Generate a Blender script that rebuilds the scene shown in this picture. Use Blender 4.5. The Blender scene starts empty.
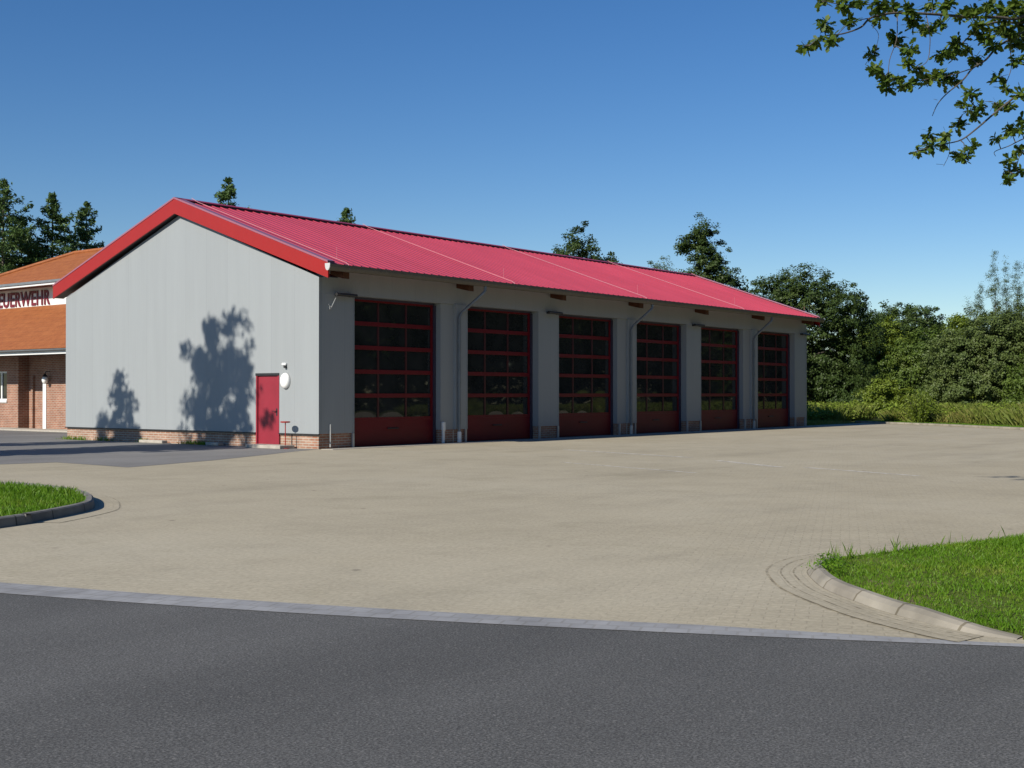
import bpy, bmesh, math, random
import numpy as np
from mathutils import Vector, Matrix

S = bpy.context.scene
COL = S.collection
R = math.radians

# ------------------------------------------------------------------ camera
cam_d = bpy.data.cameras.new('camera'); cam = bpy.data.objects.new('camera', cam_d); COL.objects.link(cam)
cam_d.sensor_width = 36.0; cam_d.lens = 36.0 * 1249.4 / 1024.0
cam_d.clip_start = 0.1; cam_d.clip_end = 2000.0
YAW, PITCH = R(38.13), R(0.4276)
cam.location = (-24.34, -26.03, 1.58)
view = Vector((math.cos(YAW) * math.cos(PITCH), math.sin(YAW) * math.cos(PITCH), math.sin(PITCH)))
cam.rotation_euler = view.to_track_quat('-Z', 'Y').to_euler()
S.camera = cam

# ------------------------------------------------------------------ sky and sun
SUN_EL, SUN_A = R(31.0), R(4.0)
W = bpy.data.worlds.new('World'); S.world = W; W.use_nodes = True
nt = W.node_tree; nt.nodes.clear()
wo = nt.nodes.new('ShaderNodeOutputWorld'); bg = nt.nodes.new('ShaderNodeBackground'); sky = nt.nodes.new('ShaderNodeTexSky')
sky.sky_type = 'NISHITA'; sky.sun_disc = False
sky.sun_elevation = SUN_EL; sky.sun_rotation = R(274.0)
sky.altitude = 0; sky.air_density = 1.0; sky.dust_density = 0.0; sky.ozone_density = 4.0
bg.inputs['Strength'].default_value = 0.082
hs = nt.nodes.new('ShaderNodeHueSaturation'); hs.inputs['Saturation'].default_value = 1.25; hs.inputs['Hue'].default_value = .508
nt.links.new(sky.outputs[0], hs.inputs['Color']); nt.links.new(hs.outputs[0], bg.inputs[0]); nt.links.new(bg.outputs[0], wo.inputs[0])
sd = bpy.data.lights.new('sun', 'SUN'); so = bpy.data.objects.new('sun', sd); COL.objects.link(so)
sd.energy = 5.0; sd.angle = R(0.6); sd.color = (1.0, 0.93, 0.82)
so.location = (-60, 0, 60)
light_dir = Vector((math.cos(SUN_A) * math.cos(SUN_EL), -math.sin(SUN_A) * math.cos(SUN_EL), -math.sin(SUN_EL)))
so.rotation_euler = light_dir.to_track_quat('-Z', 'Y').to_euler()
S.view_settings.view_transform = 'Standard'; S.view_settings.look = 'None'
S.view_settings.exposure = 0.25; S.view_settings.gamma = 1.0; S.view_settings.use_curve_mapping = False
S.render.engine = 'CYCLES'
S.cycles.max_bounces = 6; S.cycles.diffuse_bounces = 3; S.cycles.glossy_bounces = 3; S.cycles.transparent_max_bounces = 6
S.cycles.use_denoising = True

# ------------------------------------------------------------------ tags
def tag(o, label=None, cat=None, group=None, kind=None):
    if label: o['label'] = label
    if cat: o['category'] = cat
    if group: o['group'] = group
    if kind: o['kind'] = kind
    return o

def thing(name, loc, label, cat, group=None, rz=0):
    o = bpy.data.objects.new(name, None); COL.objects.link(o); o.location = loc; o.rotation_euler.z = rz
    o.empty_display_size = 0.3
    return tag(o, label, cat, group)

# ------------------------------------------------------------------ mesh collecting
class MB:
    def __init__(self): self.v = []; self.f = []; self.uv = None
    def add(self, v, f):
        n = len(self.v); self.v += [tuple(p) for p in v]; self.f += [tuple(i + n for i in q) for q in f]; return self
    def box(self, a, b, c0=None):
        x0, y0, z0 = a; x1, y1, z1 = b
        v = [(x0,y0,z0),(x1,y0,z0),(x1,y1,z0),(x0,y1,z0),(x0,y0,z1),(x1,y0,z1),(x1,y1,z1),(x0,y1,z1)]
        return self.add(v, [(0,3,2,1),(4,5,6,7),(0,1,5,4),(1,2,6,5),(2,3,7,6),(3,0,4,7)])
    def prism(self, pts, d):
        """closed polygon pts (3D, planar) pushed along vector d"""
        n = len(pts); d = Vector(d)
        v = [Vector(p) for p in pts] + [Vector(p) + d for p in pts]
        f = [tuple(range(n))[::-1], tuple(range(n, 2 * n))] + [(i, (i + 1) % n, n + (i + 1) % n, n + i) for i in range(n)]
        return self.add(v, f)
    def tube(self, pts, r0, r1=None, n=8, cap=True):
        pts = [Vector(p) for p in pts]; r1 = r0 if r1 is None else r1
        base = len(self.v); m = len(pts); up = None
        for i, p in enumerate(pts):
            t = (pts[min(i + 1, m - 1)] - pts[max(i - 1, 0)]).normalized()
            if up is None:
                up = Vector((0, 0, 1)) if abs(t.z) < .9 else Vector((1, 0, 0))
            a = t.cross(up).normalized(); b = a.cross(t).normalized(); up = b
            r = r0 + (r1 - r0) * i / max(m - 1, 1)
            for k in range(n):
                w = 2 * math.pi * k / n
                self.v.append(tuple(p + a * (r * math.cos(w)) + b * (r * math.sin(w))))
        for i in range(m - 1):
            for k in range(n):
                q = base + i * n
                self.f.append((q + k, q + (k + 1) % n, q + n + (k + 1) % n, q + n + k))
        if cap:
            self.f.append(tuple(base + k for k in range(n))[::-1]); self.f.append(tuple(base + (m - 1) * n + k for k in range(n)))
        return self
    def lathe(self, prof, c, n=20, axis='z', sx=1, sy=1):
        base = len(self.v); m = len(prof)
        for r, h in prof:
            for k in range(n):
                w = 2 * math.pi * k / n; x, y = r * math.cos(w) * sx, r * math.sin(w) * sy
                p = (x, y, h) if axis == 'z' else (-h, x, y) if axis == '-x' else (x, -h, y)
                self.v.append((c[0] + p[0], c[1] + p[1], c[2] + p[2]))
        for i in range(m - 1):
            for k in range(n):
                q = base + i * n
                self.f.append((q + k, q + (k + 1) % n, q + n + (k + 1) % n, q + n + k))
        self.f.append(tuple(base + k for k in range(n))[::-1]); self.f.append(tuple(base + (m - 1) * n + k for k in range(n)))
        return self
    def build(self, name, mat, parent=None, smooth=False, bevel=0, fix=True):
        me = bpy.data.meshes.new(name); me.from_pydata(self.v, [], self.f); me.update()
        if fix or bevel:
            bm = bmesh.new(); bm.from_mesh(me)
            if fix: bmesh.ops.recalc_face_normals(bm, faces=bm.faces)
            if bevel: bmesh.ops.bevel(bm, geom=list(bm.edges), offset=bevel, segments=1, affect='EDGES', clamp_overlap=True)
            bm.to_mesh(me); bm.free()
        if smooth: me.shade_smooth()
        me.materials.append(mat)
        o = bpy.data.objects.new(name, me); COL.objects.link(o)
        if parent: o.parent = parent
        return o

def np_mesh(name, verts, k, mat, parent=None):
    """many separate k-gons from an (n*k,3) array"""
    verts = np.asarray(verts, dtype=np.float32); n = len(verts) // k
    me = bpy.data.meshes.new(name)
    me.vertices.add(n * k); me.vertices.foreach_set('co', verts.ravel())
    me.loops.add(n * k); me.loops.foreach_set('vertex_index', np.arange(n * k, dtype=np.int32))
    me.polygons.add(n); me.polygons.foreach_set('loop_start', np.arange(0, n * k, k, dtype=np.int32))
    me.polygons.foreach_set('loop_total', np.full(n, k, dtype=np.int32))
    me.update(calc_edges=True); me.materials.append(mat)
    o = bpy.data.objects.new(name, me); COL.objects.link(o)
    if parent: o.parent = parent
    return o

# ------------------------------------------------------------------ materials
class NM:
    def __init__(self, name):
        self.m = bpy.data.materials.new(name); self.m.use_nodes = True
        self.t = self.m.node_tree; self.b = self.t.nodes['Principled BSDF']; self.out = self.t.nodes['Material Output']
    def n(self, typ, **kw):
        x = self.t.nodes.new(typ)
        for k, v in kw.items():
            if k in x.inputs: x.inputs[k].default_value = v
            else: setattr(x, k, v)
        return x
    def l(self, a, b): self.t.links.new(a, b)
    def pos(self):
        return self.n('ShaderNodeNewGeometry').outputs['Position']
    def obj(self): return self.n('ShaderNodeTexCoord').outputs['Object']
    def noise(self, scale, detail=3, rough=.55, vec=None):
        x = self.n('ShaderNodeTexNoise'); x.inputs['Scale'].default_value = scale; x.inputs['Detail'].default_value = detail; x.inputs['Roughness'].default_value = rough
        self.l(vec if vec is not None else self.pos(), x.inputs['Vector']); return x.outputs['Fac']
    def ramp(self, fac, stops):
        x = self.n('ShaderNodeValToRGB'); e = x.color_ramp.elements
        while len(e) < len(stops): e.new(.5)
        for i, (p, c) in enumerate(stops):
            e[i].position = p; e[i].color = (c[0], c[1], c[2], 1) if not isinstance(c, (int, float)) else (c, c, c, 1)
        self.l(fac, x.inputs[0]); return x.outputs[0]
    def mix(self, fac, a, b, mode='MIX'):
        x = self.n('ShaderNodeMix'); x.data_type = 'RGBA'; x.blend_type = mode
        for s, v in ((x.inputs[0], fac), (x.inputs[6], a), (x.inputs[7], b)):
            if hasattr(v, 'node'): self.l(v, s)
            elif isinstance(v, (int, float)): s.default_value = v
            else: s.default_value = (v[0], v[1], v[2], 1)
        return x.outputs[2]
    def mapping(self, vec, scale=(1,1,1), rot=(0,0,0), loc=(0,0,0)):
        x = self.n('ShaderNodeMapping'); x.inputs['Scale'].default_value = scale; x.inputs['Rotation'].default_value = rot; x.inputs['Location'].default_value = loc
        self.l(vec, x.inputs['Vector']); return x.outputs[0]
    def swap(self, vec, order):
        s = self.n('ShaderNodeSeparateXYZ'); c = self.n('ShaderNodeCombineXYZ'); self.l(vec, s.inputs[0])
        for i, k in enumerate(order): self.l(s.outputs['XYZ'.index(k)], c.inputs[i])
        return c.outputs[0]
    def brickvec(self):
        s = self.n('ShaderNodeSeparateXYZ'); c = self.n('ShaderNodeCombineXYZ'); self.l(self.pos(), s.inputs[0])
        a = self.n('ShaderNodeMath', operation='ADD'); self.l(s.outputs[0], a.inputs[0]); self.l(s.outputs[1], a.inputs[1])
        self.l(a.outputs[0], c.inputs[0]); self.l(s.outputs[2], c.inputs[1]); return c.outputs[0]
    def color(self, c):
        if hasattr(c, 'node'): self.l(c, self.b.inputs['Base Color'])
        else: self.b.inputs['Base Color'].default_value = (c[0], c[1], c[2], 1)
        return self
    def set(self, **kw):
        for k, v in kw.items():
            k = k.replace('_', ' ')
            if hasattr(v, 'node'): self.l(v, self.b.inputs[k])
            else: self.b.inputs[k].default_value = v
        return self
    def bump(self, h, strength=.3, dist=.02):
        x = self.n('ShaderNodeBump'); x.inputs['Strength'].default_value = strength; x.inputs['Distance'].default_value = dist
        self.l(h, x.inputs['Height']); self.l(x.outputs[0], self.b.inputs['Normal']); return self

def paint(name, c, rough=.5, var=.12, scale=1.5, metal=0.0, spec=.5):
    k = NM(name); n = k.noise(scale, 4)
    k.color(k.ramp(n, [(.25, [x * (1 - var) for x in c]), (.75, [x * (1 + var) for x in c])]))
    k.set(Roughness=rough, Metallic=metal, Specular_IOR_Level=spec)
    return k.m

def brick_mat(name, order, c1, c2, mortar, bw=.25, bh=.075, msize=.011, uv=False, rot=0, bump=.4, dirt=.25):
    k = NM(name)
    vec = k.n('ShaderNodeTexCoord').outputs['UV'] if uv else k.brickvec()
    if rot: vec = k.mapping(vec, rot=(0, 0, rot))
    b = k.n('ShaderNodeTexBrick'); k.l(vec, b.inputs['Vector'])
    for s, v in (('Color1', c1), ('Color2', c2), ('Mortar', mortar)): b.inputs[s].default_value = (*v, 1)
    b.inputs['Scale'].default_value = 1; b.inputs['Brick Width'].default_value = bw; b.inputs['Row Height'].default_value = bh
    b.inputs['Mortar Size'].default_value = msize; b.inputs['Mortar Smooth'].default_value = .1; b.inputs['Bias'].default_value = 0
    n = k.ramp(k.noise(2.2, 5), [(.3, 1 - dirt), (.7, 1 + dirt * .4)])
    k.color(k.mix(1.0, b.outputs['Color'], n, 'MULTIPLY'))
    k.set(Roughness=.85, Specular_IOR_Level=.25)
    if bump: k.bump(k.ramp(b.outputs['Fac'], [(0, 1), (1, 0)]), bump, .01)
    return k.m

M = {}
def panel_mat():
    k = NM('grey_sandwich_panel'); p = k.pos()
    s = k.n('ShaderNodeSeparateXYZ'); k.l(p, s.inputs[0])
    a = k.n('ShaderNodeMath', operation='ADD'); k.l(s.outputs[0], a.inputs[0]); k.l(s.outputs[1], a.inputs[1])
    def wave(period, sharp):
        m = k.n('ShaderNodeMath', operation='MULTIPLY'); k.l(a.outputs[0], m.inputs[0]); m.inputs[1].default_value = 1 / period
        fr = k.n('ShaderNodeMath', operation='FRACT'); k.l(m.outputs[0], fr.inputs[0])
        return fr.outputs[0]
    joint = k.ramp(wave(1.0, 0), [(0, 0), (.012, 1), (.985, 1), (1, 0)])
    micro = k.ramp(wave(.1, 0), [(0, 0), (.12, 1), (.5, 1), (.62, 0)])
    h = k.mix(.35, joint, micro)
    m2 = k.n('ShaderNodeMath', operation='FLOOR'); k.l(a.outputs[0], m2.inputs[0])
    wn = k.n('ShaderNodeTexWhiteNoise', noise_dimensions='1D'); k.l(m2.outputs[0], wn.inputs['W'])
    pan = k.ramp(wn.outputs['Value'], [(0, .985), (1, 1.015)])
    streak = k.ramp(k.noise(1, 4, .6, k.mapping(p, scale=(3, 3, .25))), [(.3, .965), (.7, 1.02)])
    low = k.ramp(s.outputs[2], [(.40, .80), (.75, .95), (1, 1.0)])      # splash dirt near the foot
    c = k.mix(1.0, k.mix(1.0, (.286, .308, .318), pan, 'MULTIPLY'), streak, 'MULTIPLY')
    c = k.mix(1.0, c, k.ramp(joint, [(0, .88), (1, 1.0)]), 'MULTIPLY')
    k.color(c).set(Roughness=.42, Specular_IOR_Level=.4).bump(h, .25, .008)
    return k.m
M['panel'] = panel_mat()
M['trim'] = paint('grey_trim_metal', (.25, .275, .288), .4)
M['fascia'] = paint('red_fascia_metal', (.30, .0125, .0095), .42, .05)
def roof_paint():
    k = NM('red_roof_sheet'); n = k.noise(1, 5, .65, k.mapping(k.pos(), scale=(1.6, .18, .18))); n2 = k.noise(.3, 3)
    c = k.mix(1.0, (.44, .054, .084), k.ramp(n, [(.3, .92), (.7, 1.06)]), 'MULTIPLY'); c = k.mix(1.0, c, k.ramp(n2, [(.3, .92), (.7, 1.06)]), 'MULTIPLY')
    k.color(c).set(Roughness=k.ramp(n, [(.3, .46), (.7, .34)]), Specular_IOR_Level=.6); return k.m
M['roof'] = roof_paint()

M['flash'] = paint('verge_flashing_metal', (.30, .11, .15), .3, .06, spec=.8)  # lilac of the reflected sky mixed into the red base colour
M['ridge'] = paint('ridge_metal', (.30, .025, .055), .4, .08)
M['gutter'] = paint('zinc_gutter', (.12, .105, .085), .5, .12, 3, metal=.2)
M['zinc'] = paint('zinc_light', (.55, .55, .54), .45, .1, 3, metal=.3)
M['darkpipe'] = paint('weathered_zinc_pipe', (.17, .19, .205), .5, .15, 3, metal=.2)
M['wire'] = paint('conductor_wire', (.50, .22, .25), .4, .05, 3)
M['timber'] = paint('brown_timber', (.075, .024, .007), .7, .3, 6)
M['doorred'] = paint('shade_darkened_gate_red', (.13, .0035, .009), .42, .12, 1.6, spec=.3)  # same red as the side door, darkened for the shade on the gates
M['mullion'] = paint('dark_mullion_paint', (.055, .006, .010), .4, .1, 2)
M['jamb'] = paint('dark_jamb_rubber', (.035, .03, .055), .5, .2, 5)
M['pdoor'] = paint('red_door_paint', (.25, .020, .034), .4, .1, 2)
M['dark'] = paint('dark_metal', (.02, .02, .022), .45, .2, 8)
M['white'] = paint('white_paint', (.70, .71, .70), .4, .04, 4)
M['steel'] = paint('galvanised_steel', (.42, .43, .43), .45, .12, 6, metal=.5)
M['concrete'] = paint('concrete', (.37, .34, .29), .85, .18, 7)
M['plinth'] = brick_mat('plinth_brick_front', 'XZY', (.30, .14, .09), (.38, .20, .13), (.38, .35, .30))
M['plinthY'] = brick_mat('plinth_brick_gable', 'YZX', (.29, .155, .105), (.37, .225, .16), (.42, .38, .32))
M['stbrick'] = brick_mat('station_brick', 'YZX', (.27, .115, .07), (.34, .16, .10), (.36, .31, .26))
M['stbrickX'] = brick_mat('station_brick_return', 'XZY', (.25, .10, .065), (.33, .15, .095), (.36, .31, .26))
M['greyred'] = paint('letter_red', (.15, .010, .022), .45, .05)
M['lightglass'] = paint('opal_lamp_glass', (.85, .86, .84), .25, .02)

def glass_mat():
    k = NM('dark_window_glass'); n = k.noise(1.5, 3)
    k.color(k.ramp(n, [(.3, (.012, .015, .016)), (.7, (.026, .029, .030))]))
    k.set(Roughness=.03, IOR=1.5, Specular_IOR_Level=.5)
    return k.m
M['glass'] = glass_mat()

def tile_mat():
    k = NM('orange_roof_tiles'); s = k.n('ShaderNodeSeparateXYZ'); k.l(k.pos(), s.inputs[0])
    def fr(o, period):
        m = k.n('ShaderNodeMath', operation='MULTIPLY'); k.l(o, m.inputs[0]); m.inputs[1].default_value = 1 / period
        f = k.n('ShaderNodeMath', operation='FRACT'); k.l(m.outputs[0], f.inputs[0]); return f.outputs[0]
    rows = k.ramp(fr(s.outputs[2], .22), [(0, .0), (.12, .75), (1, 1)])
    cols = k.ramp(fr(s.outputs[1], .2), [(0, .5), (.3, 1), (.7, 1), (1, .5)])
    n = k.noise(3.5, 5); n2 = k.noise(16, 2)
    c = k.ramp(n, [(.3, (.25, .078, .024)), (.7, (.33, .115, .036))])
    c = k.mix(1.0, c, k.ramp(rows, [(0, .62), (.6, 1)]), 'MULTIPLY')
    c = k.mix(1.0, c, k.ramp(n2, [(.3, .86), (.7, 1.1)]), 'MULTIPLY')
    k.color(c).set(Roughness=.7, Specular_IOR_Level=.3).bump(k.mix(.5, rows, cols), .5, .03)
    return k.m
M['tiles'] = tile_mat()

def paver_mat(name, uv=False, rot=R(66.8), light=1.0):
    k = NM(name); p = k.pos()
    vec = k.n('ShaderNodeTexCoord').outputs['UV'] if uv else k.mapping(p, rot=(0, 0, rot))
    wob = k.n('ShaderNodeTexNoise'); wob.inputs['Scale'].default_value = 2.5; k.l(p, wob.inputs['Vector'])
    add = k.n('ShaderNodeVectorMath', operation='MULTIPLY_ADD'); k.l(wob.outputs['Color'], add.inputs[0]); add.inputs[1].default_value = (.035, .035, 0); k.l(vec, add.inputs[2])
    b = k.n('ShaderNodeTexBrick'); k.l(add.outputs[0], b.inputs['Vector'])
    for s, v in (('Color1', .87), ('Color2', 1.08), ('Mortar', .58)): b.inputs[s].default_value = (v, v, v, 1)
    b.inputs['Scale'].default_value = 1; b.inputs['Brick Width'].default_value = .2; b.inputs['Row Height'].default_value = .1
    b.inputs['Mortar Size'].default_value = .006; b.inputs['Mortar Smooth'].default_value = .3
    big = k.noise(.16, 5, .6); mid = k.noise(.9, 5, .62); fine = k.noise(22, 3, .7)
    c = k.ramp(big, [(.25, (.365, .325, .235)), (.5, (.405, .362, .267)), (.75, (.435, .395, .30))])
    c = k.mix(k.ramp(k.noise(.28, 4, .6), [(.36, .10), (.66, .50)]), c, b.outputs['Color'], 'MULTIPLY')
    c = k.mix(1.0, c, k.ramp(mid, [(.25, .90), (.5, 1.0), (.8, 1.05)]), 'MULTIPLY')
    c = k.mix(1.0, c, k.ramp(fine, [(.25, .8), (.75, 1.16)]), 'MULTIPLY')
    # tyre-dark sweeps and damp, mossy patches
    sw = k.noise(1, 4, .6, k.mapping(p, rot=(0, 0, R(-22)), scale=(.10, .55, 1)))
    c = k.mix(1.0, c, k.ramp(sw, [(.28, .87), (.45, 1.0), (.7, 1.03)]), 'MULTIPLY')
    gm = k.ramp(k.noise(.5, 6, .7), [(.56, 0), (.75, .28)])
    c = k.mix(gm, c, (.17, .155, .09))
    # small dark drips and bits of litter
    v = k.n('ShaderNodeTexVoronoi'); v.inputs['Scale'].default_value = .9; v.inputs['Randomness'].default_value = 1; k.l(p, v.inputs['Vector'])
    spot = k.ramp(v.outputs['Distance'], [(.02, .55), (.05, 0)])
    c = k.mix(spot, c, (.07, .06, .05))
    if light != 1.0: c = k.mix(1.0, c, (light, light, light), 'MULTIPLY')
    k.color(c).set(Roughness=.9, Specular_IOR_Level=.2)
    k.bump(k.mix(.5, k.ramp(b.outputs['Fac'], [(0, 1), (1, 0)]), fine), .35, .008)
    return k.m
M['pavers'] = paver_mat('tan_block_pavers')
M['paversUV'] = paver_mat('tan_block_pavers_curved', uv=True, light=.97)

def asphalt_mat(name, c, amp=1.0, grain=60):
    k = NM(name); a = k.noise(grain, 2, .8); b = k.noise(260, 2, .8); big = k.noise(.35, 5, .6)
    vo = k.n('ShaderNodeTexVoronoi'); vo.inputs['Scale'].default_value = 95; k.l(k.pos(), vo.inputs['Vector'])
    col = k.mix(1.0, c, k.ramp(big, [(.3, .86), (.7, 1.12)]), 'MULTIPLY')
    lane = k.noise(1, 4, .55, k.mapping(k.pos(), rot=(0, 0, R(66.8)), scale=(.05, .55, 1)))
    col = k.mix(1.0, col, k.ramp(lane, [(.3, .82), (.7, 1.14)]), 'MULTIPLY')
    col = k.mix(1.0, col, k.ramp(a, [(.3, 1 - .38 * amp), (.5, 1), (.72, 1 + .55 * amp)]), 'MULTIPLY')
    col = k.mix(1.0, col, k.ramp(b, [(.3, .72), (.7, 1.3)]), 'MULTIPLY')
    chip = k.ramp(vo.outputs['Color'], [(.86, 0), (.93, .38 * amp)])
    col = k.mix(chip, col, (.22, .215, .20))
    k.color(col).set(Roughness=.85, Specular_IOR_Level=.3)
    k.bump(k.mix(.5, a, b), .5, .006)
    return k.m
M['asphalt'] = asphalt_mat('road_asphalt', (.100, .100, .096), 1.7, 75)
M['asphalt2'] = asphalt_mat('forecourt_asphalt', (.19, .187, .18), .5, 30)
M['strip'] = brick_mat('grey_gutter_setts', 'XYZ', (.29, .295, .303), (.32, .325, .332), (.265, .265, .262), .16, .16, .01, uv=True, bump=.3, dirt=.3)
M['kerb'] = brick_mat('grey_kerb_stone', 'XYZ', (.27, .245, .20), (.32, .295, .24), (.16, .14, .10), .62, 2.0, .012, uv=True, bump=.4, dirt=.35)
M['kerbdark'] = brick_mat('darker_kerb_stone', 'XYZ', (.20, .195, .18), (.25, .24, .22), (.08, .08, .07), .9, 2.0, .012, uv=True, bump=.4, dirt=.35)  # darker stone tone for the left island kerb

def ground_mat():
    k = NM('grassy_ground'); n = k.noise(.2, 6, .65); f = k.noise(9, 4, .7)
    c = k.ramp(n, [(.3, (.060, .085, .022)), (.55, (.10, .115, .035)), (.75, (.145, .13, .055))])
    c = k.mix(1.0, c, k.ramp(f, [(.25, .6), (.75, 1.3)]), 'MULTIPLY')
    k.color(c).set(Roughness=.95, Specular_IOR_Level=.1).bump(f, .6, .05); return k.m
M['ground'] = ground_mat()
def turf_mat():
    k = NM('lawn_soil'); n = k.noise(1.1, 5, .65)
    c = k.ramp(n, [(.3, (.075, .12, .016)), (.55, (.11, .14, .03)), (.68, (.18, .145, .08))])
    k.color(c).set(Roughness=.95, Specular_IOR_Level=.1).bump(k.noise(30, 3), .6, .03); return k.m
M['turf'] = turf_mat()

def leaf_mat(name, stops, scale=.7, trans=.3, rough=.5, fine=9):
    k = NM(name); a = k.noise(scale, 3); b = k.noise(fine, 2)
    x = k.mix(.5, a, b)
    c = k.ramp(x, stops)
    k.color(c).set(Roughness=rough, Specular_IOR_Level=.3)
    tr = k.n('ShaderNodeBsdfTranslucent'); k.l(c, tr.inputs['Color'])
    mx = k.n('ShaderNodeMixShader'); mx.inputs[0].default_value = trans
    k.l(k.b.outputs[0], mx.inputs[1]); k.l(tr.outputs[0], mx.inputs[2]); k.l(mx.outputs[0], k.out.inputs[0])
    return k.m
M['leaf_dark'] = leaf_mat('dark_foliage', [(.32, (.034, .064, .016)), (.5, (.056, .094, .022)), (.68, (.095, .132, .034))])
M['leaf_mid'] = leaf_mat('green_foliage', [(.32, (.060, .105, .016)), (.5, (.095, .148, .023)), (.68, (.145, .195, .036))])
M['leaf_yel'] = leaf_mat('yellow_green_foliage', [(.32, (.10, .155, .016)), (.5, (.155, .215, .025)), (.68, (.22, .265, .04))])
M['leaf_grey'] = leaf_mat('grey_green_foliage', [(.32, (.068, .105, .030)), (.5, (.105, .148, .040)), (.68, (.16, .198, .060))])
M['leaf_oak'] = leaf_mat('oak_foliage', [(.32, (.045, .088, .013)), (.5, (.085, .142, .019)), (.68, (.165, .22, .034))], 2.0, .42, .55, 14)
M['needle'] = leaf_mat('conifer_needles', [(.32, (.052, .098, .030)), (.5, (.085, .145, .040)), (.68, (.13, .19, .055))], 1.0, .15)
M['grass'] = leaf_mat('lawn_grass', [(.3, (.085, .19, .010)), (.5, (.13, .265, .014)), (.62, (.20, .29, .03)), (.70, (.36, .33, .10))], 1.0, .45, .5, 16)
M['weed'] = leaf_mat('meadow_weeds', [(.3, (.13, .185, .032)), (.48, (.19, .235, .045)), (.60, (.28, .27, .075)), (.74, (.33, .22, .10))], .22, .45, .6, 4)
M['herb'] = leaf_mat('leafy_weeds', [(.3, (.13, .21, .024)), (.5, (.21, .29, .036)), (.7, (.30, .36, .06))], .8, .35, .6, 8)
def bark_mat():
    k = NM('bark'); n = k.noise(1, 5, .7, k.mapping(k.pos(), scale=(14, 14, 3)))
    k.color(k.ramp(n, [(.3, (.045, .038, .028)), (.7, (.12, .105, .085))])).set(Roughness=.9).bump(n, .8, .03); return k.m
M['bark'] = bark_mat()

# ================================================================== GROUND
def catmull(pts, n=8, closed=False):
    P = [np.array(p, float) for p in pts]; out = []; m = len(P)
    rng_ = range(m) if closed else range(m - 1)
    for i in rng_:
        if closed: a, b, c, d = P[(i - 1) % m], P[i], P[(i + 1) % m], P[(i + 2) % m]
        else: a, b, c, d = P[max(i - 1, 0)], P[i], P[i + 1], P[min(i + 2, m - 1)]
        for k in range(n):
            t = k / n
            out.append(.5 * ((2 * b) + (c - a) * t + (2 * a - 5 * b + 4 * c - d) * t * t + (-a + 3 * b - 3 * c + d) * t ** 3))
    if not closed: out.append(P[-1])
    return np.array(out)

def normals2d(c):
    t = np.gradient(c, axis=0); t /= np.linalg.norm(t, axis=1)[:, None] + 1e-9
    return np.stack([-t[:, 1], t[:, 0]], 1)

def polysheet(name, pts, z, mat, label_kind='structure'):
    me = bpy.data.meshes.new(name); me.from_pydata([(p[0], p[1], p[2] if len(p) > 2 else z) for p in pts], [], [tuple(range(len(pts)))])
    bm = bmesh.new(); bm.from_mesh(me)
    bmesh.ops.triangulate(bm, faces=bm.faces)
    for f in bm.faces:
        if f.normal.z < 0: f.normal_flip()
    bm.to_mesh(me); bm.free(); me.materials.append(mat)
    o = bpy.data.objects.new(name, me); COL.objects.link(o); tag(o, kind=label_kind); return o

def strip(name, lines, mat, smooth=False, parent=None):
    """lines: list of (n,3) polylines side by side -> ribbon surface with metre UVs"""
    L = [np.asarray(l, float) for l in lines]; n = len(L[0]); m = len(L)
    V = np.concatenate(L); F = []; 
    s = np.concatenate([[0], np.cumsum(np.linalg.norm(np.diff(L[m // 2], axis=0), axis=1))])
    w = [0]
    for j in range(1, m): w.append(w[-1] + float(np.mean(np.linalg.norm(L[j] - L[j - 1], axis=1))))
    me = bpy.data.meshes.new(name)
    for j in range(m - 1):
        for i in range(n - 1): F.append((j * n + i, j * n + i + 1, (j + 1) * n + i + 1, (j + 1) * n + i))
    me.from_pydata([tuple(v) for v in V], [], F); uv = me.uv_layers.new(name='UVMap')
    for p in me.polygons:
        for li in p.loop_indices:
            vi = me.loops[li].vertex_index; uv.data[li].uv = (s[vi % n], w[vi // n])
    nz = sum(p.normal.z for p in me.polygons)
    if nz < 0: me.flip_normals()
    if smooth: me.shade_smooth()
    me.materials.append(mat)
    o = bpy.data.objects.new(name, me); COL.objects.link(o); tag(o, kind='structure'); return o

def lift(c, z): return np.column_stack([c, np.full(len(c), z)]) if np.ndim(z) == 0 else np.column_stack([c, z])

g = MB(); N = 24
g.v = [(x, y, -.03) for y in np.linspace(-600, 700, N) for x in np.linspace(-600, 700, N)]
g.f = [(j * N + i, j * N + i + 1, (j + 1) * N + i + 1, (j + 1) * N + i) for j in range(N - 1) for i in range(N - 1)]
tag(g.build('ground', M['ground'], fix=False), kind='structure')

def edge_curve(pts):
    # smooth bend through the measured points, running straight on beyond them
    p = np.array(pts); c = np.polyfit(p[:, 1], p[:, 0], 2); y = np.linspace(p[0, 1], p[-1, 1], 40); x = np.polyval(c, y)
    d0 = np.array([x[0] - x[1], y[0] - y[1]]); d1 = np.array([x[-1] - x[-2], y[-1] - y[-2]])
    core = np.column_stack([x, y])
    pre = [core[0] + d0 / np.linalg.norm(d0) * s for s in np.linspace(46, .5, 24)]; post = [core[-1] + d1 / np.linalg.norm(d1) * s for s in np.linspace(.5, 60, 24)]
    return np.array(pre + list(core) + post)
road_edge = edge_curve([(-19.06, -16.73), (-18.57, -18.01), (-18.05, -19.53), (-17.65, -20.67), (-17.17, -21.81), (-16.77, -22.61), (-16.3, -23.45)])
road_far = [(-28, -96), (-60, -30), (-80, 34)]
rd_n = normals2d(road_edge); rd_n *= np.sign(rd_n[30, 0])
polysheet('road', [tuple(p) for p in road_edge + rd_n * .12] + road_far, -.002, M['asphalt'])
n_s = 66
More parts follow.
